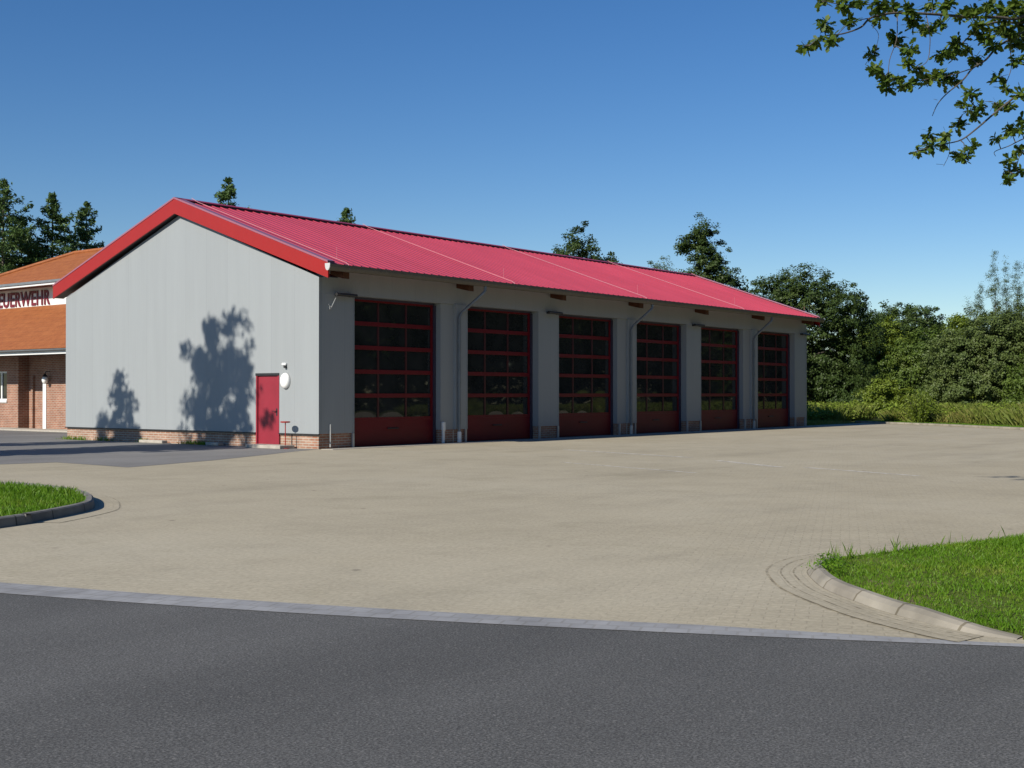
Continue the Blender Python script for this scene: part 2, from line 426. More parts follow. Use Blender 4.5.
strip_out = road_edge[:n_s] - rd_n[:n_s] * .04; strip_in = road_edge[:n_s] + rd_n[:n_s] * (.38 - .11 * np.clip((np.arange(n_s) - 24) / 26, 0, 1) - .25 * np.clip((np.arange(n_s) - 54) / 11, 0, 1))[:, None]
strip('gutter_strip', [lift(strip_out, .002), lift((strip_out + strip_in) / 2, .004), lift(strip_in, .004)], M['strip'])

yard = [tuple(p) for p in road_edge[4:84]] + [(20, -60), (20.6, -40), (20.6, -24.5), (31.63, -10.14), (35.97, -5.0), (39.5, .39), (31.9, .35), (31.9, 13), (31.9, 40), (-36, 40)]
polysheet('paved_yard', yard, 0.0, M['pavers'])
fore = [(-.05, -.05), (-.99, -.32), (-3.06, -1.28), (-5.6, -2.35), (-8.45, -3.16), (-8.35, -1.6), (-8.3, -.2), (-9.76, .1), (-13, 1.4), (-22, 4), (-22, 38), (4.3, 38), (4.3, 13.2), (-.05, 13.2)]
polysheet('asphalt_forecourt', fore, .004, M['asphalt2'])
m = MB().box((4.3, 13.2, -.02), (5.32, 45, .07)); m.box((4.18, 13.2, -.02), (4.3, 45, .06))
tag(m.build('station_pavement', M['concrete'], bevel=.008), kind='structure')
tag(MB().box((.02, -.55, -.02), (31.9, -.08, .012)).build('apron_strip', M['concrete'], bevel=.004), kind='structure')

# worn white line across the yard, in the lengths that are left of it
def worn_mat():
    k = NM('worn_white_line'); n = k.noise(3.2, 6, .75)
    k.color((.60, .57, .50)).set(Roughness=.85, Specular_IOR_Level=.2)
    tr = k.n('ShaderNodeBsdfTransparent'); mx = k.n('ShaderNodeMixShader')
    k.l(k.ramp(n, [(.34, .2), (.58, .9)]), mx.inputs[0]); k.l(tr.outputs[0], mx.inputs[1]); k.l(k.b.outputs[0], mx.inputs[2]); k.l(mx.outputs[0], k.out.inputs[0])
    return k.m
M['worn'] = worn_mat()
for a, b, w in (((4.07, -5.6), (2.55, -10.55), .2), ((1.70, -11.7), (.2, -14.1), .2), ((.45, -14.5), (-.75, -17.4), .16), ((-1.1, -9.2), (-2.6, -13.6), .12)):
    a, b = np.array(a), np.array(b); t = (b - a) / np.linalg.norm(b - a); q = np.array([-t[1], t[0]]) * w / 2
    polysheet('painted_line', [a + q, b + q, b - q, a - q], .004, M['worn'])

# back kerb along the meadow
bk = np.array([(39.6, .5), (39.5, .39), (35.97, -5.0), (31.63, -10.14), (20.6, -24.5), (8, -42)]); bk = catmull(bk, 6)
nn = normals2d(bk); bo = bk + nn * .12
strip('back_kerb', [lift(bk, .0), lift(bk, .10), lift(bo, .105), lift(bo, .02)], M['kerb'])

# right-hand lawn island with its kerb
r_outer = catmull([(-2.0, -24.2), (-6, -23.0), (-10.02, -21.96), (-11.84, -21.46), (-12.62, -21.24), (-13.3, -21.10), (-13.95, -21.22), (-14.46, -21.50), (-14.91, -21.83), (-15.30, -22.24), (-15.62, -22.62), (-15.84, -22.98), (-16.02, -23.34), (-16.06, -23.62)], 8)
rn = normals2d(r_outer)
if np.dot(rn[40], np.array([-12, -24]) - r_outer[40]) < 0: rn = -rn
nR = len(r_outer); tt = np.linspace(0, 1, nR)
i0 = 40                                                # narrow flush edging behind, rolled kerb round the nose
wide = np.clip((np.arange(nR) - 34) / 10, 0, 1) * .055 + .07
hgt = (.02 + .06 * np.clip((np.arange(nR) - 34) / 12, 0, 1)) * (1 - .88 * np.clip((np.arange(nR) - (nR - 20)) / 19, 0, 1))
k0 = r_outer; k1 = r_outer + rn * (wide * .30)[:, None]; k2 = r_outer + rn * (wide * .62)[:, None]; k3 = r_outer + rn * wide[:, None]
strip('island_kerb', [lift(k0, -.01), lift(k1, hgt * .62), lift(k2, hgt * .97), lift(k3, hgt), lift(k3 + rn * .01, hgt - .06)], M['kerb'], smooth=False)
isl_in = k3[16:] 
isl = [tuple(p) for p in k3[:-8]] + [(p[0], p[1], z_) for p, z_ in zip(k3[-8:], np.linspace(.03, .012, 8))] + [(-16.03, -23.66, -.004), (-15.5, -24.75, .0), (-12.8, -29.8), (-7, -42), (1, -40), (2, -30)]
polysheet('island_lawn_soil', isl, .03, M['turf'])
# three rows of pavers bent round the nose
cut = slice(36, nR - 6)
ro = r_outer[cut]; rr = rn[cut]
strip('paver_border', [lift(ro - rr * d, .004 + .001 * i) for i, d in enumerate((0.0, .11, .22, .33))][::-1], M['paversUV'])
def joint_mat():
    k = NM('mossy_paver_joint'); n = k.noise(7, 5, .7)
    k.color((.15, .125, .085)).set(Roughness=.95, Specular_IOR_Level=.1)
    tr = k.n('ShaderNodeBsdfTransparent'); mx = k.n('ShaderNodeMixShader')
    k.l(k.ramp(n, [(.42, .03), (.62, .5)]), mx.inputs[0]); k.l(tr.outputs[0], mx.inputs[1]); k.l(k.b.outputs[0], mx.inputs[2]); k.l(mx.outputs[0], k.out.inputs[0])
    return k.m
M['joint'] = joint_mat()
for d in (.115, .225): strip('paver_joint', [lift(ro - rr * (d - .008), .0095), lift(ro - rr * (d + .008), .0095)], M['joint'])
strip('paver_joint', [lift(ro - rr * .335, .0095), lift(ro - rr * .358, .0095)], M['joint'])

# left-hand lawn island
l_outer = catmull([(-26, -15.6), (-21, -13.7), (-16.51, -12.25), (-15.92, -12.0), (-15.16, -11.57), (-14.57, -11.14), (-14.16, -10.6), (-13.75, -9.92), (-13.45, -9.2), (-13.25, -8.3), (-13.15, -7.2), (-13.45, -6.3), (-15, -4.6), (-18, -2.6), (-24, 0)], 8)
ln = normals2d(l_outer)
if np.dot(ln[40], np.array([-17, -8]) - l_outer[40]) < 0: ln = -ln
q1 = l_outer + ln * .02; q2 = l_outer + ln * .12
strip('island_kerb', [lift(l_outer, -.01), lift(q1, .105), lift(l_outer + ln * .04, .12), lift(q2, .12), lift(q2, .03)], M['kerbdark'])
polysheet('island_lawn_soil', [tuple(p) for p in q2] + [(-28, -6)], .075, M['turf'])
cutl = slice(24, 72); lo = l_outer[cutl]; lr = ln[cutl]
strip('paver_border', [lift(lo - lr * d, .004) for d in (.0, .11, .22, .33)][::-1], M['paversUV'])
strip('paver_joint', [lift(lo - lr * .335, .008), lift(lo - lr * .346, .008)], M['joint'])

# ================================================================== VEHICLE HALL
L, WD, HW, HA = 31.84, 12.6, 4.86, 7.18          # length, width, wall height, apex of wall
SL, APZ, OV, VG = .352, 7.62, .6, .22            # roof slope, ridge height, eave and verge overhang
roofz = lambda y: APZ - SL * abs(y - WD / 2)
D0, BAY, OW, OH = 1.38, 5.055, 3.87, 4.42
hall = thing('vehicle_hall', (0, 0, 0), 'long grey panelled fire station hall with red metal roof and six shaded red gates', 'building')

gw = [(0, 0, .43), (0, 1.655, .43), (0, 1.655, 2.17), (0, 2.675, 2.17), (0, 2.675, .43), (0, WD, .43), (0, WD, HW), (0, WD / 2, HA), (0, 0, HW)]
MB().prism(gw, (.2, 0, 0)).build('gable_wall', M['panel'], hall)
fw_ = [(L, 0, 0), (L, WD, 0), (L, WD, HW), (L, WD / 2, HA), (L, 0, HW)]
MB().prism(fw_, (-.2, 0, 0)).build('far_gable_wall', M['panel'], hall)
MB().box((.2, WD - .2, 0), (L - .2, WD, HW)).build('rear_wall', M['panel'], hall)
p = MB(); p.box((.047, .345, 0), (.24, 1.655, .427)); p.box((.045, 2.675, 0), (.24, WD - .03, .427))
p.build('gable_plinth', M['plinthY'], hall)
fl = MB(); fl.box((-.035, -.02, .40), (.02, 1.65, .432)); fl.box((-.035, 2.68, .40), (.02, WD, .432))
fl.build('drip_flashing', M['dark'], hall)
MB().box((.2, .0, OH), (L - .2, .30, HW + .40)).build('lintel_panel', M['panel'], hall)
MB().box((.205, .34, OH - .06), (L - .205, .5, HW)).build('gate_head', M['jamb'], hall)

segs = []
for k in range(7):
    x0 = 0.2 if k == 0 else D0 + (k - 1) * BAY + OW
    x1 = D0 + k * BAY if k < 6 else L - .2
    segs.append((x0, x1))
for k, (x0, x1) in enumerate(segs):
    a = x0 - (.2 if k == 0 else 0); b = x1 + (.2 if k == 6 else 0)
    pm = MB()
    if k == 0: pm.box((.2, -.003, .43), (b, .36, OH - .003))
    elif k == 6: pm.box((a, -.003, .43), (L - .2, .36, OH - .003))
    elif k % 2:                                       # the pillars with a downpipe step back left of the pipe
        xm = a + (b - a) * .52
        pm.prism([(a, .06, .43), (xm, .06, .43), (xm, -.04, .43), (b, -.04, .43), (b, .36, .43), (a, .36, .43)], (0, 0, OH - .433))
    else: pm.box((a, -.003, .43), (b, .36, OH - .003))
    po = pm.build('pillar', M['panel'], hall)
    if k == 6: MB().box((L - .2, -.003, .43), (L + .003, -.0005, HW)).build('corner_trim', M['trim'], po)
    if k == 0: MB().box((-.003, -.006, .43), (.11, -.0035, HW)).build('corner_trim', M['trim'], po)
    e0, e1 = (a + .06 if k else a + .045), (b - .06 if k < 6 else L - .03)
    MB().box((e0, .05, 0), (e1, .34, .428)).build('pillar_plinth', M['plinth'], po)
    # steel corner guards at the gate openings
    for sx, on in ((a + .012, k > 0), (b - .082, k < 6)):
        if on:
            if k == 1 and sx < a + .05:
                MB().box((sx - .035, -.075, 0), (sx + .05, -.005, .62)).build('corner_guard', M['white'], po, bevel=.01)
                MB().box((sx - .055, -.09, .40), (sx + .07, -.003, .68)).build('guard_cap', M['white'], po, bevel=.015)
            else:
                MB().box((sx, -.045, 0), (sx + .07, .02, .429)).build('corner_guard', M['steel'], po, bevel=.006)
    # bright edge trim beside the gate
    if k < 6: MB().box((b - .035, -.046 if k % 2 else -.012, .435), (b + .012, .0, OH - .01)).build('edge_trim', M['trim'], po)
    # rafter end
    xc = (a + b) / 2 + (.1 if k else -.25)
    rz0 = roofz(0) - .46
    re = MB().prism([(xc, -.0, rz0), (xc, -.52, rz0 - .12), (xc, -.52, rz0 + .10), (xc, 0, rz0 + .26)], (.24, 0, 0))
    re.build('rafter_end', M['timber'], hall)
    if k % 2 == 0:                                    # dark tube light under the eaves
        lx = min(xc + .10, b - .82) if k else b - .86
        t = MB().tube([(lx, -.17, OH - .02), (lx + .8, -.17, OH - .02)], .05, n=10); t.box((lx + .1, -.16, OH - .06), (lx + .16, .0, OH + .02)); t.box((lx + .64, -.16, OH - .06), (lx + .70, .0, OH + .02))
        t.build('eave_light', M['dark'], hall)

# gates: red section frame, bowed dark panes
def bowed_pane(mb, x0, x1, z0, z1, y, bow, nx=8, nz=6):
    base = len(mb.v)
    for j in range(nz + 1):
        for i in range(nx + 1):
            u, v = i / nx, j / nz
            mb.v.append((x0 + (x1 - x0) * u, y - bow * (1 - (2 * u - 1) ** 2) * (1 - (2 * v - 1) ** 2), z0 + (z1 - z0) * v))
    for j in range(nz):
        for i in range(nx):
            q = base + j * (nx + 1) + i; mb.f.append((q, q + 1, q + nx + 2, q + nx + 1))
def gate(k):
    x0 = D0 + k * BAY; x1 = x0 + OW; yf = .30
    fr = MB(); zb = .80; rows = 5; top = OH - .06; rh = (top - zb) / rows
    fr.box((x0 + .10, yf, .07), (x1 - .10, yf + .05, zb - .02))                    # solid foot section
    fr.box((x0 + .10, yf + .006, .02), (x1 - .10, yf + .05, .07))
    for r in range(rows + 1):
        zc = zb + r * rh; hh = .062
        z0 = max(zc - hh, zb - .018) if r == 0 else zc - hh
        fr.box((x0 + .10, yf - .004, z0), (x1 - .10, yf + .05, min(zc + hh, top + .05)))
    iw = (x1 - x0 - .2); mu = [MB(), MB()]
    for r in range(rows):
        for s in range(4):
            xc = x0 + .10 + iw * s / 3
            w0, w1 = (xc, xc + .09) if s == 0 else (xc - .09, xc) if s == 3 else (xc - .035, xc + .035)
            (mu[s - 1] if 0 < s < 3 else fr).box((w0, yf + .004, zb + r * rh + .062), (w1, yf + .05, zb + (r + 1) * rh - .062))
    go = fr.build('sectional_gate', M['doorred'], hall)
    for q_ in mu:
        z0 = min(v[2] for v in q_.v); z1 = max(v[2] for v in q_.v); xa = min(v[0] for v in q_.v); xb = max(v[0] for v in q_.v)
        MB().box((xa, yf + .004, z0), (xb, yf + .048, z1)).build('mullion', M['mullion'], go)
    rub = MB().box((x0 + .11, yf + .004, 0), (x1 - .11, yf + .05, .02)); rub.build('rubber_seal', M['dark'], go)
    pn = MB(); rnd = random.Random(k)
    for r in range(rows):
        for s in range(3):
            a = x0 + .10 + iw * s / 3 + (.09 if s == 0 else .035); b = x0 + .10 + iw * (s + 1) / 3 - (.09 if s == 2 else .035)
            bowed_pane(pn, a - .004, b + .004, zb + r * rh + .059, zb + (r + 1) * rh - .059, yf + .030, -.0015 + .007 * rnd.random())
    pn.build('window_panes', M['glass'], go, smooth=True, fix=False)
    j = MB(); j.box((x0 + .002, yf - .05, 0), (x0 + .10, yf + .06, OH - .07)); j.box((x1 - .10, yf - .05, 0), (x1 - .002, yf + .06, OH - .07)); j.box((x0 + .10, yf - .05, OH - .065), (x1 - .10, yf + .03, OH - .004))
    j.build('gate_jamb', M['jamb'], go)
    MB().box((x0 + OW * .44, yf - .05, .50), (x0 + OW * .56, yf - .001, .54)).build('gate_handle', M['dark'], go, bevel=.008)
for k in range(6): gate(k)

# roof: ribbed sheet on both slopes
def roof_mesh():
    mb = MB(); prof = []; x = -VG + .14; pit = .3325; n = int((L + 2 * VG - .28) / pit)
    pit = (L + 2 * VG - .28) / n
    for i in range(n):
        b = x + i * pit
        prof += [(b, 0), (b + pit * .36, 0), (b + pit * .46, .024), (b + pit * .56, .024), (b + pit * .66, 0)]
    prof.append((x + n * pit, 0))
    for side in (-1, 1):
        ye = WD / 2 + side * (WD / 2 + (OV if side < 0 else .45)); base = len(mb.v)
        for (px, pz) in prof: mb.v.append((px, WD / 2 + side * .02, APZ + pz - .006))
        for (px, pz) in prof: mb.v.append((px, ye, roofz(ye) + pz))
        m_ = len(prof)
        for i in range(m_ - 1):
            q = (base + i, base + i + 1, base + m_ + i + 1, base + m_ + i)
            mb.f.append(q if side > 0 else q[::-1])
        # underside and eave closing
        zb = -.14
        u = [(-VG + .05, WD / 2 + side * .001, APZ + zb), (L + VG - .05, WD / 2 + side * .001, APZ + zb), (L + VG - .05, ye - side * .03, roofz(ye) + zb), (-VG + .05, ye - side * .03, roofz(ye) + zb)]
        t = [(p_[0], p_[1], p_[2] + .12) for p_ in u]
        mb.add(u + t, [(0, 1, 2, 3), (4, 5, 6, 7), (2, 3, 7, 6), (0, 3, 7, 4), (1, 2, 6, 5)])
    return mb
roof = roof_mesh().build('roof', M['roof'], hall, fix=False)
rc = MB()
for side in (-1, 1):
    a = (-VG, WD / 2, APZ + .085); b = (-VG, WD / 2 + side * .22, APZ + .085 - .22 * SL); c = (-VG, WD / 2 + side * .22, APZ + .065 - .22 * SL); d = (-VG, WD / 2, APZ + .07)
    rc.prism([a, b, c, d], (L + 2 * VG, 0, 0))
rc.build('ridge_cap', M['ridge'], roof)
# dark foam fillers between the ribs under the ridge cap
ff = MB(); pit = .3325; n = int((L + 2 * VG - .28) / pit); pit = (L + 2 * VG - .28) / n
for i in range(n):
    b = -VG + .14 + i * pit
    y0 = WD / 2 - .215; z0 = roofz(y0)
    ff.box((b - pit * .30, y0, z0 + .004), (b + pit * .34, y0 + .05, z0 + .062))
ff.box((-VG + .1, y0 + .04, z0 + .02), (L + VG - .1, y0 + .06, z0 + .05))
ff.build('ridge_filler', M['dark'], roof)

# verge boards (bargeboards) and flashing on both gables
def verge(x, sgn):
    ov = (OV, .45)
    for side in (-1, 1):
        o_ = ov[0] if side < 0 else ov[1]
        ye = WD / 2 + side * (WD / 2 + o_); yr = WD / 2
        top0, top1 = APZ + .03, roofz(ye) + .03
        pts = [(x, yr, top0), (x, ye, top1), (x, ye, top1 - .43), (x, yr, top0 - .46)]
        b = MB().prism(pts, (sgn * .05, 0, 0)).build('bargeboard', M['fascia'], hall)
        f = MB().prism([(x - sgn * .015, yr, top0 + .055), (x - sgn * .015, ye, top1 + .055), (x - sgn * .015, ye, top1 + .002), (x - sgn * .015, yr, top0 + .002)], (sgn * .27, 0, 0))
        f.build('verge_flashing', M['flash'], b)
        s = MB().prism([(x + sgn * .05, yr, top0 - .44), (x + sgn * .05, ye - side * .02, top1 - .41), (x + sgn * .05, ye - side * .02, top1 - .39), (x + sgn * .05, yr, top0 - .42)], (sgn * .35, 0, 0))
        s.build('verge_soffit', M['dark'], b)
verge(-VG, 1); verge(L + VG, -1)
# gutter, downpipes
gz, gy = roofz(-OV) - .035, -OV - .085
gb = MB(); base = 0; pr_ = [(math.cos(w) * .095, math.sin(w) * .17) for w in np.linspace(math.pi, 2 * math.pi, 9)]
pr_ = [(-.095, .02)] + pr_ + [(.095, .035), (.085, .035)] + [(math.cos(w) * .083, math.sin(w) * .158) for w in np.linspace(2 * math.pi, math.pi, 9)]
gb.prism([(-.30, gy + a, gz + b) for a, b in pr_], (L + .60, 0, 0))
gut = gb.build('gutter', M['gutter'], hall)
for xx in (-.325, L + .30): MB().prism([(xx, gy + a * 1.04, gz + b) for a, b in [(-.095, .03)] + [(math.cos(w) * .095, math.sin(w) * .172) for w in np.linspace(math.pi, 2 * math.pi, 11)] + [(.095, .03)]], (.025, 0, 0)).build('gutter_end', M['zinc'], gut)
for k in (1, 3, 5):
    a, b = segs[k]; xp = a + (b - a) * .60; yp = -.11
    xt = b + .12
    d = MB().tube([(xt, gy, gz - .10), (xt, gy, gz - .30), (xt - .06, gy + .03, gz - .38), (xp + .08, yp - .03, OH - .42 + .15), (xp, yp, OH - .50 + .08), (xp, yp, 1.2), (xp, yp, .06)], .05, n=10)
    do = d.build('downpipe', M['darkpipe'], hall, smooth=False)
    for z in (3.2, 1.9, .9):
        MB().lathe([(.062, 0), (.062, .05)], (xp, yp, z), 10).build('pipe_clip', M['darkpipe'], do)
    MB().lathe([(.068, 0), (.068, .30), (.06, .34)], (xp, yp - .002, .02), 12).build('standpipe', M['white'] if k == 1 else M['steel'], do)
    MB().box((xp - .24, -.06, 0), (xp - .22, -.045, .42)).build('earth_rod_or_shadow', M['steel'], do)
# lightning conductors over the roof
for xw in (.45, 8.05, 16.2, 24.05, L - .1):
    ye, yr = -OV - .02, WD / 2
    c = MB().tube([(xw, yr, APZ + .13), (xw, yr - .3, roofz(yr - .3) + .085), (xw, ye, roofz(ye) + .085), (xw, ye - .1, roofz(ye) + .02), (xw, ye - .16, roofz(ye) - .13)], .009, n=6)
    co = c.build('lightning_conductor', M['wire'], roof)
for xw in (.75, 8.35, 16.6, 24.4, L - .5):
    MB().tube([(xw - .3, -.25, roofz(-.25) + .07), (xw - .3, -.25, roofz(-.25) + .42)], .004, n=6).build('lightning_rod', M['wire'], roof)
MB().tube([(.42, -.03, .05), (.42, -.03, .70)], .022, n=8).build('earth_rod_or_shadow', M['steel'], hall)
br = MB().tube([(.33, -.03, 4.12), (.42, -.06, 4.02), (.56, -.10, 4.30)], .012, n=6); br.box((.38, -.05, 3.97), (.46, 0, 4.06))
br.build('wire_bracket', M['steel'], hall)

# side door and what hangs beside it
pd = MB().box((.03, 1.72, .03), (.08, 2.61, 2.10)).build('side_door', M['pdoor'], hall, bevel=.004)
j = MB(); j.box((-.012, 1.655, 0), (.12, 1.72, 2.10)); j.box((-.012, 2.61, 0), (.12, 2.675, 2.10)); j.build('door_frame', M['pdoor'], pd)
MB().box((-.03, 1.655, 2.10), (.12, 2.675, 2.17)).build('door_head', M['dark'], pd)
h = MB(); h.box((.02, 1.76, .93), (.03, 1.82, 1.14)); h.tube([(.03, 1.79, 1.06), (-.03, 1.79, 1.06), (-.03, 1.91, 1.06)], .012, n=8)
h.build('door_handle', M['dark'], pd)
MB().box((-.60, .95, 0), (-.04, 2.45, .10)).build('door_step', M['concrete'], hall, bevel=.012)
wl = MB().lathe([(.18, 0), (.185, .03), (.17, .08), (.12, .12), (.05, .138)], (-.001, 1.37, 1.94), 24, '-x', 1.0, 1.25)
wlo = wl.build('wall_lamp', M['lightglass'], hall, smooth=True)
MB().lathe([(.195, 0), (.195, .022)], (-.001, 1.37, 1.94), 24, '-x', 1.0, 1.25).build('lamp_base', M['steel'], wlo)
sn = MB().box((-.07, 1.32, 2.38), (-.001, 1.50, 2.46)).build('motion_sensor', M['white'], hall, bevel=.02)
MB().lathe([(.045, 0), (.045, .05), (.03, .07)], (-.045, 1.36, 2.31), 12).build('sensor_eye', M['dark'], sn)
MB().tube([(.035, 1.16, .02), (.035, 1.16, .40)], .012, n=6).build('earth_rod_or_shadow', M['dark'], hall)  # dark tube draws the red post's shadow on the plinth

# slim red post with a round plate
po = thing('round_top_post', (-.35, 1.0, 0), 'slim red post with flat round top standing beside the red side door', 'post')
o = MB().lathe([(.014, .02), (.014, .74)], (0, 0, 0), 10).build('shaft', M['fascia'], po)
o = MB().lathe([(.10, .74), (.14, .75), (.14, .78), (.11, .785)], (0, 0, 0), 24).build('round_plate', M['fascia'], po)
o = MB().lathe([(.12, 0.0), (.12, .02)], (0, 0, 0), 20).build('foot_plate', M['fascia'], po)

# ================================================================== BRICK STATION BUILDING
st = thing('brick_station', (6, 26, 0), 'low red brick fire station building with orange tiled roof and red lettering band', 'building')
st_inv = Matrix.Translation((-6, -26, 0))
def sb(mb, name, mat, parent=None, **kw):
    if parent is None: mb.v = [(a - 6, b - 26, c) for a, b, c in mb.v]; parent = st
    else: mb.v = [(a - 6, b - 26, c) for a, b, c in mb.v]
    return mb.build(name, mat, parent, **kw)
XF = 5.3
w = MB(); w.box((XF, 13.4, 0), (XF + .5, 22.45, 3.45)); sb(w, 'front_wall', M['stbrick'])
w = MB(); w.box((XF, 24.69, 0), (XF + .5, 25.6, 3.45)); w.box((XF, 26.75, 0), (XF + .5, 45, 3.45)); w.box((XF, 25.6, 0), (XF + .5, 26.75, 1.27)); w.box((XF, 25.6, 2.55), (XF + .5, 26.75, 3.45))
fwall = sb(w, 'front_wall', M['stbrick'])
w = MB().box((XF + .5, 13.4, 0), (XF + .8, 45, 3.45)); sb(w, 'recess_wall', M['stbrick'])
w = MB().box((XF + .03, 24.686, 0), (XF + .5, 24.689, 3.4)); sb(w, 'recess_side', M['stbrickX'])
w = MB().box((XF + .8, 13.4, 0), (16, 45, 3.45)); sb(w, 'rear_block', M['stbrickX'])
w = MB().box((XF + .38, 24.18, 0), (XF + .5, 24.32, 2.35)); sb(w, 'recess_pier', M['stbrick'])
fpp = MB(); fpp.box((XF - .03, 22.455, .02), (XF + .12, 22.70, 2.2)); sb(fpp, 'white_post', M['white'])
# window
wn = MB(); y0, y1, z0, z1 = 25.6, 26.75, 1.27, 2.55
for a in ((y0, z0, y0 + .07, z1), (y1 - .07, z0, y1, z1), (y0 + .07, z1 - .07, y1 - .07, z1), (y0 + .07, z0, y1 - .07, z0 + .07), ((y0 + y1) / 2 - .05, z0 + .07, (y0 + y1) / 2 + .05, z1 - .07)):
    wn.box((XF + .08, a[0], a[1]), (XF + .14, a[2], a[3]))
wo_ = sb(wn, 'window', M['white'])
sb(MB().box((XF + .115, y0 + .06, z0 + .06), (XF + .125, y1 - .06, z1 - .06)), 'window_pane', M['glass'], wo_)
sb(MB().box((XF - .05, y0 - .04, z0 - .10), (XF + .08, y1 + .04, z0 + .0)), 'window_sill', M['white'], wo_, bevel=.006)
# two roofs with the lettering band between
def slab(p, d): return MB().prism(p, d)
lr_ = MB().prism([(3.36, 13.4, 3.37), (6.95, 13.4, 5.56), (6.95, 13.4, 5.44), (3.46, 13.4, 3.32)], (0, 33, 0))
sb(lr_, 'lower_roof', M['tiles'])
lg = MB().prism([(3.26 + math.cos(a) * .08, 13.4, 3.34 + math.sin(a) * .08) for a in np.linspace(math.pi, 2 * math.pi, 8)] + [(3.36, 13.4, 3.35), (3.16, 13.4, 3.35)], (0, 33, 0))
sb(lg, 'eave_gutter', M['darkpipe'])
sb(MB().box((3.36, 13.4, 3.14), (3.42, 46.4, 3.26)), 'eave_board', M['white'])
sb(MB().box((3.42, 13.4, 3.20), (5.295, 46.4, 3.24)), 'eave_soffit', M['dark'])
band = sb(MB().box((6.9, 14, 5.40), (7.1, 31.9, 6.44)), 'lettering_band', M['white'])
cu = bpy.data.curves.new('lettering', 'FONT'); cu.body = 'FEUERWEHR'; cu.size = 1.0; cu.extrude = .02; cu.space_character = 1.08; cu.offset = .022
to = bpy.data.objects.new('lettering_source', cu); COL.objects.link(to)
dg = bpy.context.evaluated_depsgraph_get(); dg.update()
me = bpy.data.meshes.new_from_object(to.evaluated_get(dg)); me.name = 'lettering'
bpy.data.objects.remove(to); bpy.data.curves.remove(cu)
xs = [v.co.x for v in me.vertices]; ys = [v.co.y for v in me.vertices]
x0, x1, yb, yt = min(xs), max(xs), min(ys), max(ys)
for v in me.vertices:
    u = (v.co.x - x0) / (x1 - x0); t = (v.co.y - yb) / (yt - yb); e = v.co.z
    v.co = (6.88 - e - 6, 29.50 - u * 4.72 - 26, 5.56 + t * .68)
me.materials.append(M['greyred'])
lo_ = bpy.data.objects.new('lettering', me); COL.objects.link(lo_); lo_.parent = band
ur = MB(); e0, e1 = 6.1, 13.0; rx, rz_ = 9.5, 8.22; ez = 6.46
V = [(e0, 13, ez), (e0, 31.9, ez), (rx, 26.93, rz_), (rx, 13, rz_), (12.5, 31.9, ez), (12.5, 13, ez)]
ur.add(V, [(0, 1, 2, 3), (1, 4, 2), (4, 5, 3, 2), (0, 5, 4, 1), (0, 3, 5)])
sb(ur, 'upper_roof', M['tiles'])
rt_ = MB().tube([(e0, 31.9, ez + .03), (rx, 26.93, rz_ + .03)], .10, n=8); rt_.tube([(rx, 26.93, rz_ + .03), (rx, 13, rz_ + .03)], .10, n=8)
sb(rt_, 'ridge_tiles', M['tiles'])
sb(MB().box((6.00, 14, 6.425), (6.12, 31.8, 6.53)), 'upper_gutter', M['darkpipe'])
sb(MB().box((6.06, 14, 6.33), (6.15, 31.7, 6.42)), 'upper_eave_board', M['white'])
sb(MB().box((6.15, 14, 6.36), (6.895, 31.6, 6.40)), 'upper_soffit', paint('brown_soffit', (.08, .03, .03), .6))
sb(MB().box((7.1, 14, 5.3), (12.3, 31.6, 6.44)), 'upper_wall', M['white'])
# globe lamp on the wall
gl = MB().lathe([(.03, -.17), (.10, -.12), (.13, -.02), (.12, .07), (.08, .13)], (XF - .22, 22.22, 2.15), 16)
glo = sb(gl, 'globe_lamp', M['lightglass'], smooth=True)
c = MB().lathe([(.09, .13), (.11, .15), (.03, .26)], (XF - .22, 22.22, 2.15), 14); c.tube([(XF - .22, 22.22, 2.40), (XF - .18, 22.22, 2.5), (XF, 22.22, 2.5)], .018, n=6)
sb(c, 'lamp_bracket', M['dark'], glo)

# ================================================================== PLANTS
def rand_unit(rng, n):
    v = rng.normal(size=(n, 3)); return v / np.linalg.norm(v, axis=1)[:, None]

def leaf_quads(cent, size, rng, up=.35, asp=.55, out=None):
    """rhombus leaves with random lie, biased to face up and outward"""
    n = len(cent); nrm = rand_unit(rng, n); nrm[:, 2] = np.abs(nrm[:, 2]) + up
    if out is not None: nrm = nrm + out
    nrm /= np.linalg.norm(nrm, axis=1)[:, None]
    a = np.cross(nrm, rand_unit(rng, n)); a /= np.linalg.norm(a, axis=1)[:, None] + 1e-9; b = np.cross(nrm, a)
    s = (size * rng.uniform(.6, 1.35, n))[:, None]
    bend = nrm * s * rng.uniform(-.25, .25, n)[:, None]
    V = np.stack([cent - a * s, cent + b * s * asp + bend, cent + a * s, cent - b * s * asp + bend], 1)
    return V.reshape(-1, 3)

def trunk_mb(h, r, lean, rng, limbs, reach, z0=.35):
    mb = MB(); top = np.array([lean[0], lean[1], h * .8])
    pts = [np.array([0, 0, 0.]), np.array([lean[0] * .2, lean[1] * .2, h * .25]), np.array([lean[0] * .6, lean[1] * .55, h * .55]), top]
    mb.tube([(0, 0, -.1), (0, 0, .25)], r * 1.45, r * 1.05, 10); mb.tube(pts, r, r * .18, 10)
    for i in range(limbs):
        t = rng.uniform(z0, .95); w = rng.uniform(0, 6.28); l = reach * rng.uniform(.5, .95) * (1.15 - .6 * t)
        s = pts[1] + (pts[3] - pts[1]) * max(0, (t - .25) / .75)
        e = s + np.array([math.cos(w) * l, math.sin(w) * l, l * rng.uniform(.25, .8)])
        mid = (s + e) / 2 + np.array([0, 0, l * .1])
        mb.tube([s, mid, e], r * .30 * (1.2 - t * .6), r * .05, 6, cap=False)
    return mb

